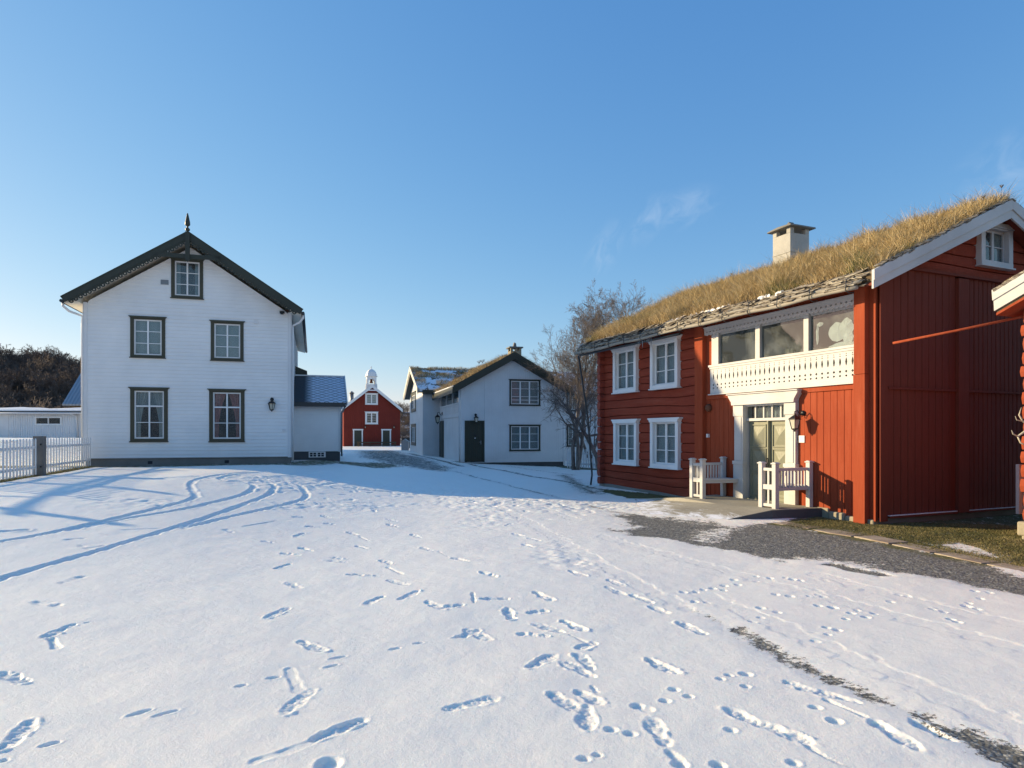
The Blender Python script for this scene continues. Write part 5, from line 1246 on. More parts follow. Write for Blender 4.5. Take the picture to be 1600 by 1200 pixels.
b = MB(); wroof(b, .085, .18, WX0 - .37, WX1 + .37, .35); b.build('rear_roof_sod', M['sod_snow'], gh)
b = MB()
for sgn in (-1, 1):
    ye = WMy + sgn * (3.9 + .45)
    b.prism([(WMy, wr + .36), (ye, wr + .36 - wsl * 4.35), (ye, wr + .04 - wsl * 4.35), (WMy, wr + .04)], WX0 - .44, WX0 - .40, 'x')
    b.prism([(WMy, wr + .10), (ye, wr + .10 - wsl * 4.35), (ye, wr - .06 - wsl * 4.35), (WMy, wr - .06)], WX0 - .40, WX0 - .36, 'x')
b.build('rear_barge_board', M['cream'], gh)
b = MB(); b.box(WX0 - .1, .1, WY0 - .42, WY0 - .36, wr - wsl * 4.3 - .06, wr - wsl * 4.3 + .2); b.build('rear_eave_board', M['dgreen'], gh)
# grass on both roofs
r = np.random.RandomState(31)
n = 30000; y = -gg + r.rand(n) * 8.5; x = -gov + r.rand(n) * (2 * GM + 2 * gov); zz = GR_ + .27 - gsl * abs(x - GM); cl = v1(x + 5, y + 5, .5, 6)
P1 = np.stack([x, y, zz], 1); l1 = .12 + .34 * cl; t1 = .25 + .4 * cl
n2 = 16000; x = WX0 - .38 + r.rand(n2) * 9; y = WY0 - .35 + r.rand(n2) ** .6 * (3.9 + .3); zz = wr + .25 - wsl * abs(y - WMy); cl = v1(x + 9, y + 5, .5, 7); cl2 = v1(x + 30, y + 5, .8, 8)
k_ = (cl2 > .52) | (y > WMy - .5) | (x < WX0 + .3); P2 = np.stack([x, y, zz], 1)[k_]; l2 = (.08 + .24 * cl)[k_]; t2 = (.25 + .35 * cl)[k_]
blades('roof_grass', np.concatenate([P1, P2]), np.concatenate([l1, l2]), .016, .7, M['roofgrass'], gh, tint=np.concatenate([t1, t2]))
b = MB(); rnd = random.Random(6)
for (x, y) in ((-.05, 1.5), (1.2, 1.2), (1.35, 1.0), (5.2, 2.0), (.4, 3.0)):
    z = gund(x) + .2; h_ = rnd.uniform(.6, .8); b.tube([(x, y, z), (x + .03, y, z + h_)], .005, 4)
    for k in range(9): a_ = k * .7; b.tube([(x + .03, y, z + h_ - .15), (x + .03 + .13 * math.cos(a_), y + .13 * math.sin(a_), z + h_ + .05 * math.sin(k))], [.004, .009], 4)
b.build('dry_umbels', M['brown_wood'], gh)['kind'] = 'stuff'
GW = lambda x, y, z=0.0: Matrix.Rotation(GA, 4, 'Z') @ Vector((x, y, z)) + Vector(GO)
# low bush growing on the sod beside the chimney
r = np.random.RandomState(44); n = 5200; th_ = r.rand(n) * 6.283; ph_ = np.arccos(1 - r.rand(n) * 1.2); ra_ = r.rand(n) ** .5
lump = .75 + .25 * np.sin(3 * th_) * np.sin(2 * ph_ + 1)
P = np.stack([ra_ * np.sin(ph_) * np.cos(th_) * .95 * lump, ra_ * np.sin(ph_) * np.sin(th_) * .9, ra_ * np.cos(ph_) * .95 * lump + .05], 1)
bu = empty('roof_bush', GW(4.65, 3.2, 4.95)); blades('foliage', P, .07 + .07 * r.rand(n), .045, .8, M['leafdark'], bu, kind=None, tint=np.full(n, .5))
b = MB()
for k in range(14): a_ = k * .45; b.tube([(0, 0, -.3), (.35 * math.cos(a_), .35 * math.sin(a_), .3), (.75 * math.cos(a_), .7 * math.sin(a_), .5 + .4 * ((k * 7) % 5) / 5)], [.02, .012, .004], 4)
b.build('stem', M['twig'], bu); tag(bu, 'small dark bush growing on the sod roof beside the stone chimney', 'bush')
l2_ = lantern('wall_lantern', GW(.78, -.02, 2.70), .42, .15, GA, label='small black lantern above the dark front door of the central house')
l3_ = lantern('wall_lantern', GW(-.02, 6.1, 2.95), .60, .30, GA - R(90), label='black lantern on a curved arm over the side door under the gallery')

# unseen barn added behind the white house to shade the lane and central house
ho = empty('unseen_shade_barn', (-17.3, 39.5, 0.5), R(17)); tag(ho, 'unseen white barn added behind the big white house to shade the lane', 'barn')
b = MB(); b.prism([(-6.2, 0), (0, 0), (0, 5.2), (-3.2, 8.0), (-6.2, 5.2)], 0, 22, 'y'); b.build('wall', M['white_v'], ho)
b = MB(); b.prism([(-3.2, 8.05), (.4, 4.85), (.4, 5.0), (-3.2, 8.22), (-6.6, 5.0), (-6.6, 4.85)], -.4, 22.4, 'y'); b.build('roof', M['slate'], ho)

# ------------------------------------------------------------------ red barn with bell cupola
BO = (-21.98, 85.0, 0.05); BA = R(18)
bh = empty('red_barn', BO, BA); tag(bh, 'dark red barn with white trim and a domed white bell cupola, far between the houses', 'barn')
BL, BM, BR = 7.35, 3.62, 7.75; bsl = .80; bund = lambda u: BR - bsl * abs(u - BM)
bwin = [(2.75, 4.40, 5.50, 7.05), (2.75, 4.42, 2.92, 4.60)]; bdo = [(1.18, 2.45, 0, 2.28), (4.88, 6.12, 0, 2.28)]
b = MB(F0); board_wall(b, even(0, BL, .28), 0, bund, [opn(*q) for q in bwin] + [opn(*q) for q in bdo], g=.02, gd=.03)
b.m = lambda u, d, z: (d, 9 - u, z); board_wall(b, even(0, 9, .3), 0, lambda u: 4.85, [], g=.02, gd=.03)
b.m = lambda u, d, z: (BL - d, u, z); board_wall(b, even(0, 9, .3), 0, lambda u: 4.75, [], g=.02, gd=.03)
b.m = lambda u, d, z: (u, 9 - d, z); board_wall(b, even(0, BL, .5), 0, bund, [], g=.02, gd=.03)
b.build('wall', M['red_barn'], bh, recalc=False)
b = MB(F0); b.box(0, BL, -.05, 0, 2.50, 2.56); b.build('belt_board', M['red_barn'], bh)
for q in bwin: window(bh, F0, *q, 'white', cw=.20, cols=2, rows=(.25, .5, .75), head=.08, headh=.12, post=.14, curtain=[('full', 'blind')] if q is bwin[0] else None, inside='inside_l')
for q in bdo:
    b = MB(F0); b.box(q[0], q[0] + .16, -.06, .05, 0, 2.28); b.box(q[1] - .16, q[1], -.06, .05, 0, 2.28); b.box(q[0] - .05, q[1] + .05, -.07, .05, 2.12, 2.30); f = b.build('door_frame', M['white'], bh)
    b = MB(F0); b.box(q[0] + .16, q[1] - .16, 0, .05, 0, 2.12); b.box(q[0] + .55, q[0] + .57, -.01, 0, .1, 2.0); b.build('door_leaf', M['dgreen'], f)
b = MB()
for sgn in (-1, 1):
    xe = BM + sgn * (BM + .33)
    b.prism([(BM, BR + .02), (xe, BR + .02 - bsl * abs(xe - BM)), (xe, BR + .22 - bsl * abs(xe - BM)), (BM, BR + .22)], -.40, 9.3)
b.build('roof', M['slate'], bh)
b = MB()
for sgn in (-1, 1):
    xe = BM + sgn * (BM + .38); L_ = abs(xe - BM)
    b.prism([(BM, BR + .42), (xe, BR + .42 - bsl * L_), (xe, BR + .0 - bsl * L_), (BM, BR + .0)], -.50, -.42)
b.prism([(BM - .8, BR - .42), (BM + .8, BR - .42), (BM + .6, BR - .27), (BM - .6, BR - .27)], -.49, -.42); b.build('barge_board', M['white'], bh)
cu = MB(); cyq = .45
def archplate(mb, y0, y1):
    pl = [(BM - .72, 7.55), (BM + .72, 7.55), (BM + .72, 8.3), (BM + .62, 8.3), (BM + .62, 9.28), (BM - .62, 9.28), (BM - .62, 8.3), (BM - .72, 8.3)]
    hole = [(BM - .42, 8.25), (BM + .42, 8.25)] + [(BM + .42 * math.cos(t), 8.55 + .38 * math.sin(t)) for t in [k * math.pi / 8 for k in range(9)]]
    mb.plate(pl, [hole], y0, y1)
archplate(cu, .2, .3); archplate(cu, 1.3, 1.4)
for x in (BM - .62, BM + .52): cu.box(x, x + .1, .3, .45, 7.4, 9.28); cu.box(x, x + .1, 1.15, 1.3, 7.4, 9.28); cu.box(x, x + .1, .45, 1.15, 7.4, 8.25); cu.box(x, x + .1, .45, 1.15, 8.95, 9.28)
cu.box(BM - .75, BM + .75, .05, 1.55, 9.28, 9.36)
co = cu.build('bell_cupola', M['white'], bh)
b = MB(); b.lathe([(.74, 9.36), (.72, 9.6), (.62, 9.9), (.42, 10.14), (.18, 10.28), (.05, 10.32), (.05, 10.5), (.12, 10.56), (.05, 10.64), (.0, 10.7)], (BM, .8, 0), 8, sm=False); b.build('dome', M['white'], co)
b = MB(); b.lathe([(.04, 9.0), (.1, 8.95), (.16, 8.8), (.2, 8.55), (.28, 8.42), (0, 8.40)], (BM, .8, 0), 12); b.build('bell', M['rust'], co)
b = MB(); b.tube([(1.2, 2.5, 5.2), (1.2, 2.5, 7.1)], .26, 10); b.tube([(1.2, 2.5, 7.1), (1.2, 2.5, 7.2)], .36, 10); b.tube([(1.2, 2.5, 7.2), (1.2, 2.5, 7.4)], [.3, .1], 10); b.build('flue_pipe', M['zinc'], bh)
BW = lambda x, y, z=0.0: Matrix.Rotation(BA, 4, 'Z') @ Vector((x, y, z)) + Vector(BO)
for x, lab in ((2.75, 'tiny lamp over the left white framed door of the red barn'), (6.5, 'tiny lamp over the right white framed door of the red barn')):
    o = lantern('wall_lantern', BW(x, -.03, 2.75), .35, .14, BA, label=lab)
rail = empty('wooden_rail', BW(1.6, -1.6, 0), BA); tag(rail, 'low brown two-bar rail standing in front of the red barn', 'rail')
b = MB(); b.box(0, 5.0, -.06, .06, .46, .62); b.box(0, 5.0, -.06, .06, .14, .28); build_split(b, 'bar', M['brown_wood'], rail)
b = MB(); [b.box(x, x + .12, .06, .16, -.1, .6) for x in (.1, 1.6, 3.2, 4.8)]; build_split(b, 'post', M['brown_wood'], rail)

# ------------------------------------------------------------------ small red house at the right edge
O2 = (8.23 + .09 * .3902, 10.5 - .09 * .9207, 0.0)
r2 = empty('red_storehouse', O2, RA); tag(r2, 'small sunlit red log building with white barge board, cut off by the right edge', 'house')
b = MB(); rnd = random.Random(21); zs2 = [.30]
while zs2[-1] < 3.75: zs2.append(zs2[-1] + rnd.uniform(.20, .26))
logp2 = lambda t, i: logp(t, i) * .8
course_wall(b, zs2, lambda z: (.0, 5.2), [], logp2, [0, .02, .07, .2, .5, .8, .93, .98, 1], .5)
b.m = lambda u, d, z: (d, 5.5 - u, z); course_wall(b, zs2, lambda z: (0, 5.5), [], logp, [0, .1, .5, .9, 1], 2)
b.m = lambda u, d, z: (5.2 - d, u, z); course_wall(b, zs2, lambda z: (0, 5.5), [], logp, [0, .1, .5, .9, 1], 2)
b.m = lambda u, d, z: (5.2 - u, 5.5 - d, z); course_wall(b, zs2, lambda z: (0, 5.2), [], logp, [0, .1, .5, .9, 1], 2)
b.m = F0; zg2 = [zs2[-1] + k * .2 for k in range(7)]
g2 = lambda u: 3.72 + .458 * (u if u < 2.6 else 5.2 - u)
course_wall(b, zg2, lambda z: (max(0, (z - 3.72) / .458), min(5.2, 5.2 - (z - 3.72) / .458)) if z < 3.72 + .458 * 2.6 else (2.6, 2.6), [], logp, [0, .1, .5, .9, 1], .5)
b.build('log_wall', M['red_v'], r2, warp=logwarp, recalc=False)
b = MB()
for i, (a, c) in enumerate(zip(zs2, zs2[1:])):
    e = rnd.uniform(.0, .05); m_ = (a + c) / 2
    b.m = lambda u, d, z: (d, u, z)
    b.prism([(-.03, a + .012), (.15, a + .012), (.19, m_), (.15, c - .012), (-.03, c - .012), (-.06, m_)], -e - .05, .0, 'y')
b.build('log_end', M['red_v'], r2, bevel=.015)
b = MB(); rnd = random.Random(5); x = -.14
for k in range(9): w_ = rnd.uniform(.3, .6); b.box(x, x + w_ - .02, -.07 + rnd.uniform(-.03, .02), .4, .06, .29); b.box(x + .06, x + w_ - .05, -.05, .4, -.2, .07); x += w_
b.build('foundation_stone', M['stone'], r2, bevel=.03)
b = MB(); y0 = -.36
for sgn in (-1, 1):
    xe = 2.6 + sgn * 2.90; zt = 3.99 + .458 * 2.98 + .0
    b.prism([(2.6, zt), (xe, zt - .458 * 2.90), (xe + .015 * -sgn, zt - .458 * 2.90 - .34), (2.6, zt - .36)], y0 - .03, y0)
    b.prism([(2.6, zt + .003), (xe - .01 * -sgn, zt + .003 - .458 * 2.90), (xe, zt - .458 * 2.90 - .17), (2.6, zt - .17)], y0 - .05, y0 - .03)
b.build('barge_board', M['white_old'], r2, bevel=.003)
b = MB()
for sgn in (-1, 1): xe = 2.6 + sgn * 2.86; zt = 3.72 + .06 + .458 * 2.6; b.prism([(2.6, zt), (xe, zt - .458 * 2.86), (xe, zt - .458 * 2.86 + .18), (2.6, zt + .18)], y0 + .002, 5.9)
b.build('roof_sod', M['sod'], r2)
b = MB()
for sgn in (-1, 1): xe = 2.6 + sgn * 2.87; zt = 3.72 + .02 + .458 * 2.6; b.prism([(2.6, zt), (xe, zt - .458 * 2.87), (xe, zt - .458 * 2.87 + .04), (2.6, zt + .04)], y0 + .003, 5.8)
b.build('roof_boarding', M['red_v'], r2)
b = MB(); x = -.28; rnd = random.Random(33)
while x < 2.6:
    L_ = rnd.uniform(.08, .25); z = 3.97 + .458 * (x + .38)
    for q in range(2): b.face([(x, y0 - .06 - q * .02, z + q * .02), (x + L_, y0 - .05, z + .458 * L_ + q * .02), (x + L_, y0 + .1, z + .458 * L_ + .03), (x, y0 + .1, z + .03)]); b.face([(x, y0 - .06 - q * .02, z + q * .02), (x + L_, y0 - .05, z + .458 * L_ + q * .02), (x + L_, y0 - .05, z + .458 * L_ - .02), (x, y0 - .06, z - .02)])
    x += L_ * .8
b.build('bark_edge', M['bark_edge'], r2, recalc=False)
r = np.random.RandomState(3); n = 16000; x = -.28 + r.rand(n) * 2.8; y = y0 + .03 + r.rand(n) * 3.5; zz = 3.92 + .458 * (x + .35); cl = v1(x + 2, y + 2, .25, 3)
blades('roof_grass', np.stack([x, y, zz + .03], 1), .14 + .36 * cl * r.rand(n) ** .5, .007, .9, M['roofgrass'], r2, tint=.35 + .35 * cl)
b = MB()   # antlers fixed to the gable
def antler(s):
    b.tube([(.16, -.02, 1.78), (.10, -.10, 1.86), (.03 - .0, -.20, 1.90), (-.0, -.24, 2.0), (.02, -.22, 2.12)], [.02, .018, .015, .012, .004], 6)
    b.tube([(.12, -.08, 1.80), (.05, -.18, 1.74), (.0, -.28, 1.66), (.03, -.26, 1.56), (.10, -.2, 1.50)], [.02, .018, .015, .012, .006], 6)
    b.tube([(.0, -.28, 1.66), (-.02, -.36, 1.70), (-.02, -.40, 1.76)], [.014, .010, .003], 6); b.tube([(.03, -.20, 1.90), (.0, -.30, 1.92), (0, -.34, 1.98)], [.012, .009, .003], 6)
antler(1); b.box(.10, .26, -.05, .0, 1.62, 1.95)
an = b.build('antler_trophy', M['bone'], None, loc=O2, rz=RA); tag(an, 'bleached antlers hung on the sunlit red wall at the right edge', 'antlers')
# red pole bridging the passage
p0 = Vector(RW(10.56, -0.13, 3.34)); p1 = Vector((8.27, 10.42, 3.60))
b = MB(); q = p1 - p0; b.tube([(0, 0, 0), tuple(q * .5 + Vector((0, 0, -.01))), tuple(q)], .022, 10); b.tube([tuple(Vector(RW(10.16, .42, 3.42)) - p0), tuple(q * .01)], .010, 6)
po = b.build('red_pole', M['red_v'], None, loc=p0); tag(po, 'thin sunlit red pole spanning the passage between the red gable and the storehouse', 'pole')
# white gate leaf standing in the passage
gt_ = empty('garden_gate', (9.20, 11.80, 0), RA + R(90)); tag(gt_, 'narrow white garden gate in the shaded passage at the right edge', 'gate')
b = MB(); b.box(-.06, .04, -.03, .03, .25, 1.15); b.build('gate_post', M['white_old'], gt_, bevel=.004)
b = MB(); [b.box(.12 + k * .14, .20 + k * .14, -.012, .012, .3, 1.08) for k in range(7)]; b.box(.04, 1.1, .012, .04, .45, .53); b.box(.04, 1.1, .012, .04, .88, .96); b.build('gate_leaf', M['white_old'], gt_)

# ------------------------------------------------------------------ fences
def fence(name, pts, h, label, pitch=.115, pw=.06, mat='white_v', end_post=None):
    """picket fence along a polyline of ground points; pickets a part each"""
    base = Vector((pts[0][0], pts[0][1], gz(*pts[0]))); t = empty(name, base); tag(t, label, 'fence')
    for (a, c) in zip(pts, pts[1:]):
        a = Vector(a); c = Vector(c); L_ = (c - a).length; d = (c - a) / L_; n = max(2, int(L_ / pitch))
        za, zc = gz(*a) - base.z, gz(*c) - base.z; A = Vector((a.x - base.x, a.y - base.y)); ang = math.atan2(d.y, d.x)
        nn = Vector((-d.y, d.x))
        b = MB()
        for hh in (.22, .76): b.beam((A.x + nn.x * .03, A.y + nn.y * .03, za + h * hh), (A.x + d.x * L_ + nn.x * .03, A.y + d.y * L_ + nn.y * .03, zc + h * hh), .03, .07)
        build_split(b, 'rail', M[mat], t)
        pm = None
        for k in range(n):
            s = (k + .5) / n; p = A + d * L_ * s; z = za + (zc - za) * s
            if pm is None:
                b = MB(); w2 = pw / 2; b.prism([(-w2, .02), (w2, .02), (w2, h - .03), (0, h), (-w2, h - .03)], -.011, .011, 'y'); o = b.build('picket', M[mat], t); pm = o
            else: o = pm.copy(); col.objects.link(o)
            o.location = (p.x, p.y, z + random.Random(k).uniform(-.008, .008)); o.rotation_euler = (0, 0, ang)
    return t
fence('picket_fence', [(-12.05, 14.0), (-12.20, 15.55), (-12.66, 17.35)], .98, 'near run of white picket fence at the left edge, left of the grey gatepost', pitch=.165, pw=.055)
fence('picket_fence', [(-12.80, 17.65), (-14.35, 22.2)], .98, 'run of white picket fence between the grey gatepost and the big white house', pitch=.24, pw=.055)
gp_ = empty('gatepost', (-12.70, 17.5, gz(-12.7, 17.5)), R(20)); tag(gp_, 'broad grey weathered gatepost in the left picket fence', 'post')
b = MB(); b.box(-.125, .125, -.11, .11, -.1, 1.04); b.build('post', M['grey_post'], gp_, bevel=.008)
b = MB(); [b.lathe([(.022, 0), (.022, .015), (0, .02)], (.06, -.12, z), 8, ax=(0, -1, 0)) for z in (.22, .82)]; b.build('bolt', M['black'], gp_)
fence('picket_fence', [(2.80, 33.4), (3.7, 33.0), (4.8, 32.4)], .98, 'white picket fence in the shade between the central house and the red log house', pitch=.118, pw=.06)

# ------------------------------------------------------------------ outbuildings on the left
so = (-39.5, 45.5, 1.4)
sh = empty('white_shed', so, R(2)); tag(sh, 'low white shed with a snow covered flat roof behind the left fence', 'shed')
b = MB(F0); board_wall(b, even(0, 4.2, 4.2), 0, lambda u: 1.80, []); board_wall(b, even(4.2, 13.5, .16), 0, lambda u: 1.80, [(6.1, 7.75, 1.02, 1.42)], g=.02, gd=.03)
b.box(0, .1, .01, 6, 0, 1.8); b.box(13.4, 13.5, .01, 6, 0, 1.8); b.box(0.1, 13.4, 5.9, 6, 0, 1.8); b.build('wall', M['white_v'], sh, recalc=False)
b = MB(F0); b.box(6.0, 7.85, -.05, .02, .92, 1.02); b.box(6.0, 7.85, -.05, .02, 1.42, 1.52); b.box(6.0, 6.1, -.05, .02, 1.02, 1.42); b.box(7.75, 7.85, -.05, .02, 1.02, 1.42); b.box(6.90, 6.96, -.04, .02, 1.02, 1.42); f = b.build('window', M['white'], sh)
b = MB(F0); b.box(6.1, 7.75, .02, .04, 1.02, 1.42); b.build('pane', M['glass'], f); b = MB(F0); b.box(6.05, 7.8, .3, .4, .9, 1.5); b.build('room_interior', M['inside'], f)
b = MB(); b.prism([(-.3, 1.80), (6.2, 2.05), (6.2, 2.15), (-.3, 1.90)], -.3, 13.8, 'x'); b.box(-.3, 13.8, -.30, -.0, 1.77, 1.80); b.build('roof', M['slate'], sh)
b = MB(); n = 24
for k in range(n): x0, x1 = -.25 + 14 * k / n, -.25 + 14 * (k + 1) / n; j = lambda x: .07 * math.sin(x * 1.3) + .03 * math.sin(x * 3.1); b.face([(x0, -.24, 1.99 + j(x0) * .2), (x1, -.24, 1.99 + j(x1) * .2), (x1, 6.1, 2.36 + j(x1)), (x0, 6.1, 2.36 + j(x0))], True); b.face([(x0, -.26, 1.90), (x1, -.26, 1.90), (x1, -.24, 1.99 + j(x1) * .2), (x0, -.24, 1.99 + j(x0) * .2)], True)
b.build('snow_layer', M['snow'], sh)
b = MB(); b.tube([(0, -.36, 1.76), (13.5, -.36, 1.74)], .05, 8); b.tube([(8.6, -.36, 1.74), (8.9, -.1, 1.5), (8.95, -.06, 0)], .05, 8); b.build('gutter', M['gutter_w'], sh)
b = MB(); b.box(8.2, 8.7, 4.0, 4.5, 2.2, 3.0); b.build('roof_vent', M['zinc'], sh)
bo = (-41.0, 60.0, 1.2); bb = empty('blue_roofed_house', bo, R(17)); tag(bb, 'house with a ribbed blue metal roof, peeping out beside the big white house', 'house')
mb_ = N('ribbed_blue_metal'); sx = mb_.new('ShaderNodeSeparateXYZ'); mb_.link(mb_.coord(), sx.inputs[0]); wv = mb_.math('SINE', mb_.math('MULTIPLY', sx.outputs['X'], 22.0)); mb_.color(mb_.mix(mb_.rng(wv, -1, 1), (.20, .23, .27), (.29, .32, .36))); mb_.bump(wv, .4, .03); mb_.rough(.45)
b = MB(); b.prism([(-.3, 3.1), (5, 6.6), (10.3, 3.1), (10.3, 3.25), (5, 6.75), (-.3, 3.25)], -.3, 9.5, 'x'); b.build('roof', mb_.mat, bb)
b = MB(); b.prism([(0, -.5), (10, -.5), (10, 3.2), (5, 6.5), (0, 3.2)], 0.2, 9.2, 'x'); b.build('wall', M['brown_wood'], bb)
# small items by the lane
b = MB(); b.box(-.3, .3, -.25, .25, 0, .9); b.prism([(-.36, .9), (.36, .9), (0, 1.15)], -.3, .3); o = b.build('utility_box', M['zinc'], None, loc=(-9.1, 55.5, gz(-9.1, 55.5) - .15)); tag(o, 'small grey utility box by the lane at the corner of the central house', 'utility box')
b = MB(); b.box(-.45, .45, -.35, .35, 0, 1.1); b.prism([(-.5, 1.1), (.5, 1.1), (.45, 1.25), (-.45, 1.22)], -.4, .4); o = b.build('rubbish_bin', M['black'], None, loc=(-12.0, 74, gz(-12, 74) - .05)); tag(o, 'small dark bin on the snow between the barn and the central house', 'bin')
# ------------------------------------------------------------------ bare trees
def tree_lines(seed, H, levels=4, n1=16, spread=.8, lean=(0, 0), droop=.0, trunk_r=.11, start=.2, kids=(6, 5, 4), multi=1, tw=.004, wob=.16, ratio=.5):
    rnd = random.Random(seed); lines = []
    def seg(p, d, L_, r0, lv):
        n = 6 if lv == 0 else (5 if lv == 1 else (4 if lv == 2 else 3)); pts = [p]; rad = [r0]; dd = Vector(d)
        for k in range(n):
            up = .10 if lv == 0 else (.14 if lv == 1 else .05)
            dd = (dd + Vector((rnd.gauss(0, wob), rnd.gauss(0, wob), rnd.gauss(0, wob) * .7 + up - droop * (.12 if lv > 1 else 0) * (k / n)))).normalized()
            pts.append(pts[-1] + dd * L_ / n); rad.append(max(r0 * (1 - .8 * (k + 1) / n), tw * .7))
        lines.append((pts, rad, lv))
        if lv >= levels: return
        m = n1 if lv == 0 else kids[min(lv - 1, len(kids) - 1)]
        for k in range(m):
            f = (start if lv == 0 else .18) + (1 - (start if lv == 0 else .18)) * (k + rnd.random()) / m
            i = min(int(f * n), n - 1); t = f * n - i; q = pts[i].lerp(pts[i + 1], t); ax = (pts[i + 1] - pts[i]).normalized()
            side = ax.orthogonal().normalized(); side.rotate(Matrix.Rotation(rnd.random() * 6.283, 3, ax).to_quaternion())
            sp = spread * rnd.uniform(.7, 1.2); nd = (ax * math.cos(sp) + side * math.sin(sp)).normalized()
            ll = L_ * (ratio if lv == 0 else .55) * (1.15 - .65 * f) * rnd.uniform(.75, 1.2)
            seg(q, nd, ll, max(rad[i] * .6 * (.6 if lv == 0 else .8), tw), lv + 1)
    for m in range(multi):
        a = m * 2.4 + rnd.random(); o = Vector((math.cos(a), math.sin(a), 0)) * (.12 * (multi > 1))
        seg(Vector((0, 0, -.1)) + o, Vector((lean[0] + o.x * 1.8, lean[1] + o.y * 1.8, 1)).normalized(), H * rnd.uniform(.85, 1.0), trunk_r, 0)
    return lines
def tubes_np(lines, sides=None):
    V = []; F = []; base = 0
    for pts, rad, lv in lines:
        n = (8 if lv == 0 else 5 if lv == 1 else 3) if sides is None else sides
        pa = None
        for i, p in enumerate(pts):
            d = (pts[min(i + 1, len(pts) - 1)] - pts[max(i - 1, 0)])
            if d.length < 1e-6: d = Vector((0, 0, 1))
            d.normalize(); a = d.orthogonal().normalized() if pa is None else (pa - d * pa.dot(d)).normalized(); pa = a; c = d.cross(a)
            for k in range(n): t = 6.2832 * k / n; V.append(p + (a * math.cos(t) + c * math.sin(t)) * rad[i])
        for i in range(len(pts) - 1):
            for k in range(n): F.append((base + i * n + k, base + i * n + (k + 1) % n, base + (i + 1) * n + (k + 1) % n, base + (i + 1) * n + k))
        base += len(pts) * n
    return np.array([tuple(v) for v in V], np.float32), np.array(F, np.int32)
def tree(name, loc, label, group=None, trunk_mat='birch', twig_mat='twig', **kw):
    t = empty(name, loc); ls = tree_lines(**kw)
    V, F = tubes_np([l for l in ls if l[2] == 0]); link_mesh('trunk', np_mesh('trunk', V, F, True), M[trunk_mat], t)
    V, F = tubes_np([l for l in ls if l[2] > 0]); link_mesh('crown', np_mesh('crown', V, F, True), M[twig_mat], t)
    tag(t, label, 'tree', group); return t
tree('birch_tree', (3.85, 27.6, 0), 'bare birch leaning over the shaded white wall, its low limb reaching left', seed=11, H=5.6, levels=4, n1=15, spread=.75, lean=(-.05, 0), droop=.4, trunk_r=.11, start=.22, kids=(7, 6, 4), multi=2, tw=.0048, ratio=.50, trunk_mat='twig')
# its long low limb over the window of the central house
ls = []; rnd = random.Random(3)
limb = [Vector(p) for p in ((0, 0, 1.7), (-.55, -.1, 1.62), (-1.1, -.1, 1.75), (-1.6, -.1, 2.15), (-1.95, 0, 2.75), (-2.05, .0, 3.2))]
ls.append((limb, [.06, .05, .042, .034, .02, .008], 1))
for k in range(34):
    f = rnd.uniform(.8, 4.9); i = int(f); q = limb[i].lerp(limb[i + 1], f - i); d = Vector((rnd.uniform(-1, .3), rnd.gauss(0, .5), rnd.uniform(-.7, .9))).normalized(); L_ = rnd.uniform(.4, 1.1); pts = [q]
    for j in range(4): d = (d + Vector((rnd.gauss(0, .25), rnd.gauss(0, .25), rnd.gauss(0, .2) - .12))).normalized(); pts.append(pts[-1] + d * L_ / 4)
    ls.append((pts, [.014, .011, .008, .006, .004], 2))
    for m in range(5):
        q2 = pts[rnd.randint(1, 3)]; d2 = (d + Vector((rnd.gauss(0, .7), rnd.gauss(0, .7), rnd.gauss(0, .7)))).normalized(); l2 = rnd.uniform(.15, .4); ls.append(([q2, q2 + d2 * l2 * .5, q2 + d2 * l2 + Vector((0, 0, -.05))], [.006, .005, .004], 2))
V, F = tubes_np(ls); bt = [o for o in col.objects if o.name == 'birch_tree'][0]; link_mesh('limb', np_mesh('limb', V, F, True), M['twig'], bt)
tree('birch_tree', (3.1, 31.5, 0), 'tall slender bare birch behind the leaning one, left crown of the pair', seed=23, H=7.8, levels=4, n1=20, spread=.72, droop=.1, trunk_r=.10, start=.25, kids=(8, 7, 4), multi=3, tw=.005, ratio=.46, trunk_mat='twig')
tree('birch_tree', (8.3, 37.5, 0.3), 'bare round crowned birch rising behind the sod roof of the red house', seed=37, H=9.2, levels=4, n1=24, spread=.75, droop=.2, trunk_r=.14, start=.3, kids=(7, 6, 4), multi=2, tw=.006, ratio=.48)
tree('birch_tree', (4.9, 41.0, 0.3), 'smaller bare birch between the two larger birches, pale trunked', seed=41, H=7.0, levels=4, n1=16, spread=.7, droop=.2, trunk_r=.09, start=.3, kids=(6, 5, 4), multi=2, tw=.006, ratio=.45, trunk_mat='twig')
# unseen frame, guessed and added past the left edge to throw the crossing shadows
sf = empty('unseen_shadow_frame', (-18.5, 14.5, gz(-18.5, 14.5))); tag(sf, 'unseen timber beam on three posts, added past the left edge to cast shadows', 'shadow frame')
e_ = Vector((-2.3, 9.3, 0)); b = MB(); b.beam((0, 0, 2.45), tuple(e_ + Vector((0, 0, 2.75))), .09, .09); b.build('beam', M['grey_post'], sf)
for t_, h_ in ((.03, 2.9), (.36, 3.1), (.92, 2.9)):
    p = e_ * t_; b = MB(); b.beam((p.x + .2, p.y, -.2), (p.x + .2, p.y, h_), .15, .15); b.build('post', M['grey_post'], sf)
for t_ in (.10, .45): p = e_ * t_; b = MB(); b.beam((p.x, p.y + .6, 2.4), (p.x + .15, p.y - .45, 1.3), .06, .06); b.build('brace', M['grey_post'], sf)
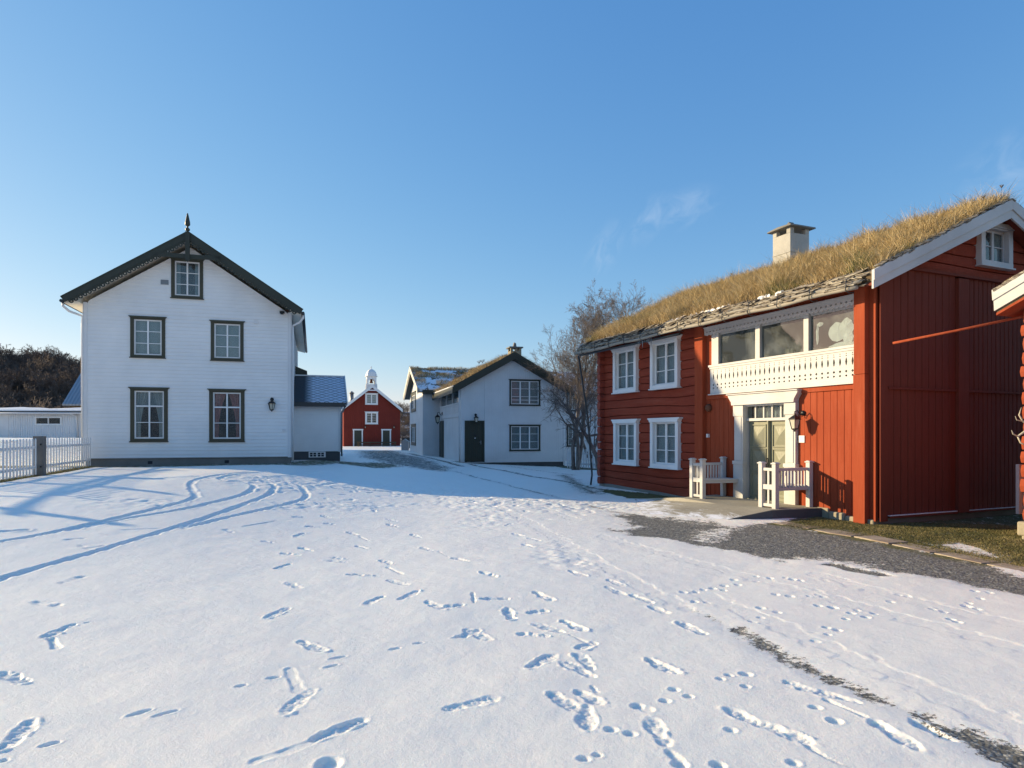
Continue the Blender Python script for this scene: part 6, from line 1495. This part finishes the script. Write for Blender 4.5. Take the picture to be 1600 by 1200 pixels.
# ------------------------------------------------------------------ hills with scrub
def hill(name, cx, cy, rx, ry, h, seed, mat):
    n = 90; xs = np.linspace(-1.6, 1.6, n); ys = np.linspace(-1.6, 1.6, n); X, Y = np.meshgrid(xs, ys); zz = h * np.exp(-(X ** 2 + Y ** 2) * 1.3) - 1.2
    zz = zz + vnoise(xs * rx, ys * ry, 18, seed, h * .16) + vnoise(xs * rx, ys * ry, 5, seed + 1, h * .05)
    V = np.stack([cx + X * rx, cy + Y * ry, zz], -1).reshape(-1, 3); ids = np.arange(n * n).reshape(n, n); F = np.stack([ids[:-1, :-1], ids[:-1, 1:], ids[1:, 1:], ids[1:, :-1]], -1).reshape(-1, 4)
    o = link_mesh(name, np_mesh(name, V, F, True), mat); o['kind'] = 'structure'
    def at(x, y):
        fx = np.clip(((x - cx) / rx + 1.6) / 3.2 * (n - 1), 0, n - 2); fy = np.clip(((y - cy) / ry + 1.6) / 3.2 * (n - 1), 0, n - 2); return zz[np.round(fy).astype(int), np.round(fx).astype(int)]
    return at
mh = N('snowy_hillside'); nn_ = mh.noise(mh.coord(which='Object'), .16, 8, .7); mh.color(mh.ramp(nn_, [(.40, (.045, .032, .026)), (.52, (.10, .075, .06)), (.60, (.62, .66, .74))])); mh.rough(.9); mh.bump(nn_, .5, .5)
md = N('dark_hillside'); nn_ = md.noise(md.coord(), .3, 8, .7); md.color(md.ramp(nn_, [(.40, (.035, .026, .020)), (.56, (.075, .055, .042)), (.64, (.5, .54, .62))])); md.rough(.9)
hA = hill('hill', -112, 135, 62, 45, 15.5, 3, md.mat)
hB = hill('hill', -60, 330, 150, 60, 14.0, 5, mh.mat)
hC = hill('hill', 48, 120, 52, 34, 13.0, 7, mh.mat)
hD = hill('hill', 200, 330, 260, 80, 20.0, 9, mh.mat)
hill('hill', -30, -170, 220, 60, 26.0, 13, md.mat); hill('hill', -200, -40, 60, 120, 24.0, 15, md.mat)
def scrub(name, at, pts, hts, seed, label, mat='twig_far', kinds=4, thick=1.0):
    protos = []
    for k in range(kinds):
        V, F = tubes_np(tree_lines(seed + k, 1.0, levels=3, n1=11, spread=.75, trunk_r=.018 * thick, start=.15, kids=(5, 4), multi=3, tw=.0042 * thick, wob=.2, ratio=.62), sides=3); protos.append((V, F))
    r_ = np.random.RandomState(seed); VV = []; FF = []; base = 0
    for (x, y), h_ in zip(pts, hts):
        V, F = protos[r_.randint(kinds)]; a = r_.rand() * 6.28; ca, sa = math.cos(a), math.sin(a); z = float(at(np.array(x), np.array(y)))
        W2 = np.stack([(V[:, 0] * ca - V[:, 1] * sa) * h_ * 1.15 + x, (V[:, 0] * sa + V[:, 1] * ca) * h_ * 1.15 + y, V[:, 2] * h_ + z - .2], 1); VV.append(W2); FF.append(F + base); base += len(V)
    o = link_mesh(name, np_mesh(name, np.concatenate(VV), np.concatenate(FF)), M[mat]); tag(o, label, 'woodland', kind='stuff'); return o
r = np.random.RandomState(9)
P = []
while len(P) < 330:
    y = 78 + 75 * r.rand() ** .8; x = -y * r.uniform(.60, 1.02)
    P.append((x, y))
scrub('leafless_wood', hA, P, 4.0 + 2.5 * r.rand(330), 60, 'dark leafless wood covering the hill on the left', thick=1.3)
P = [(-r.uniform(.10, .34) * y, y) for y in (215 + 130 * r.rand(110))]
scrub('leafless_wood', hB, P, 4.0 + 2.0 * r.rand(110), 80, 'thin leafless wood on the distant snowy ridge behind the barn', thick=1.6, kinds=2)
P = [(r.uniform(.03, .30) * y, y) for y in (70 + 60 * r.rand(130))]
scrub('leafless_wood', hC, P, 2.6 + 2.2 * r.rand(130), 90, 'leafless scrub on the snowy slope behind the birches', thick=1.2, kinds=3)
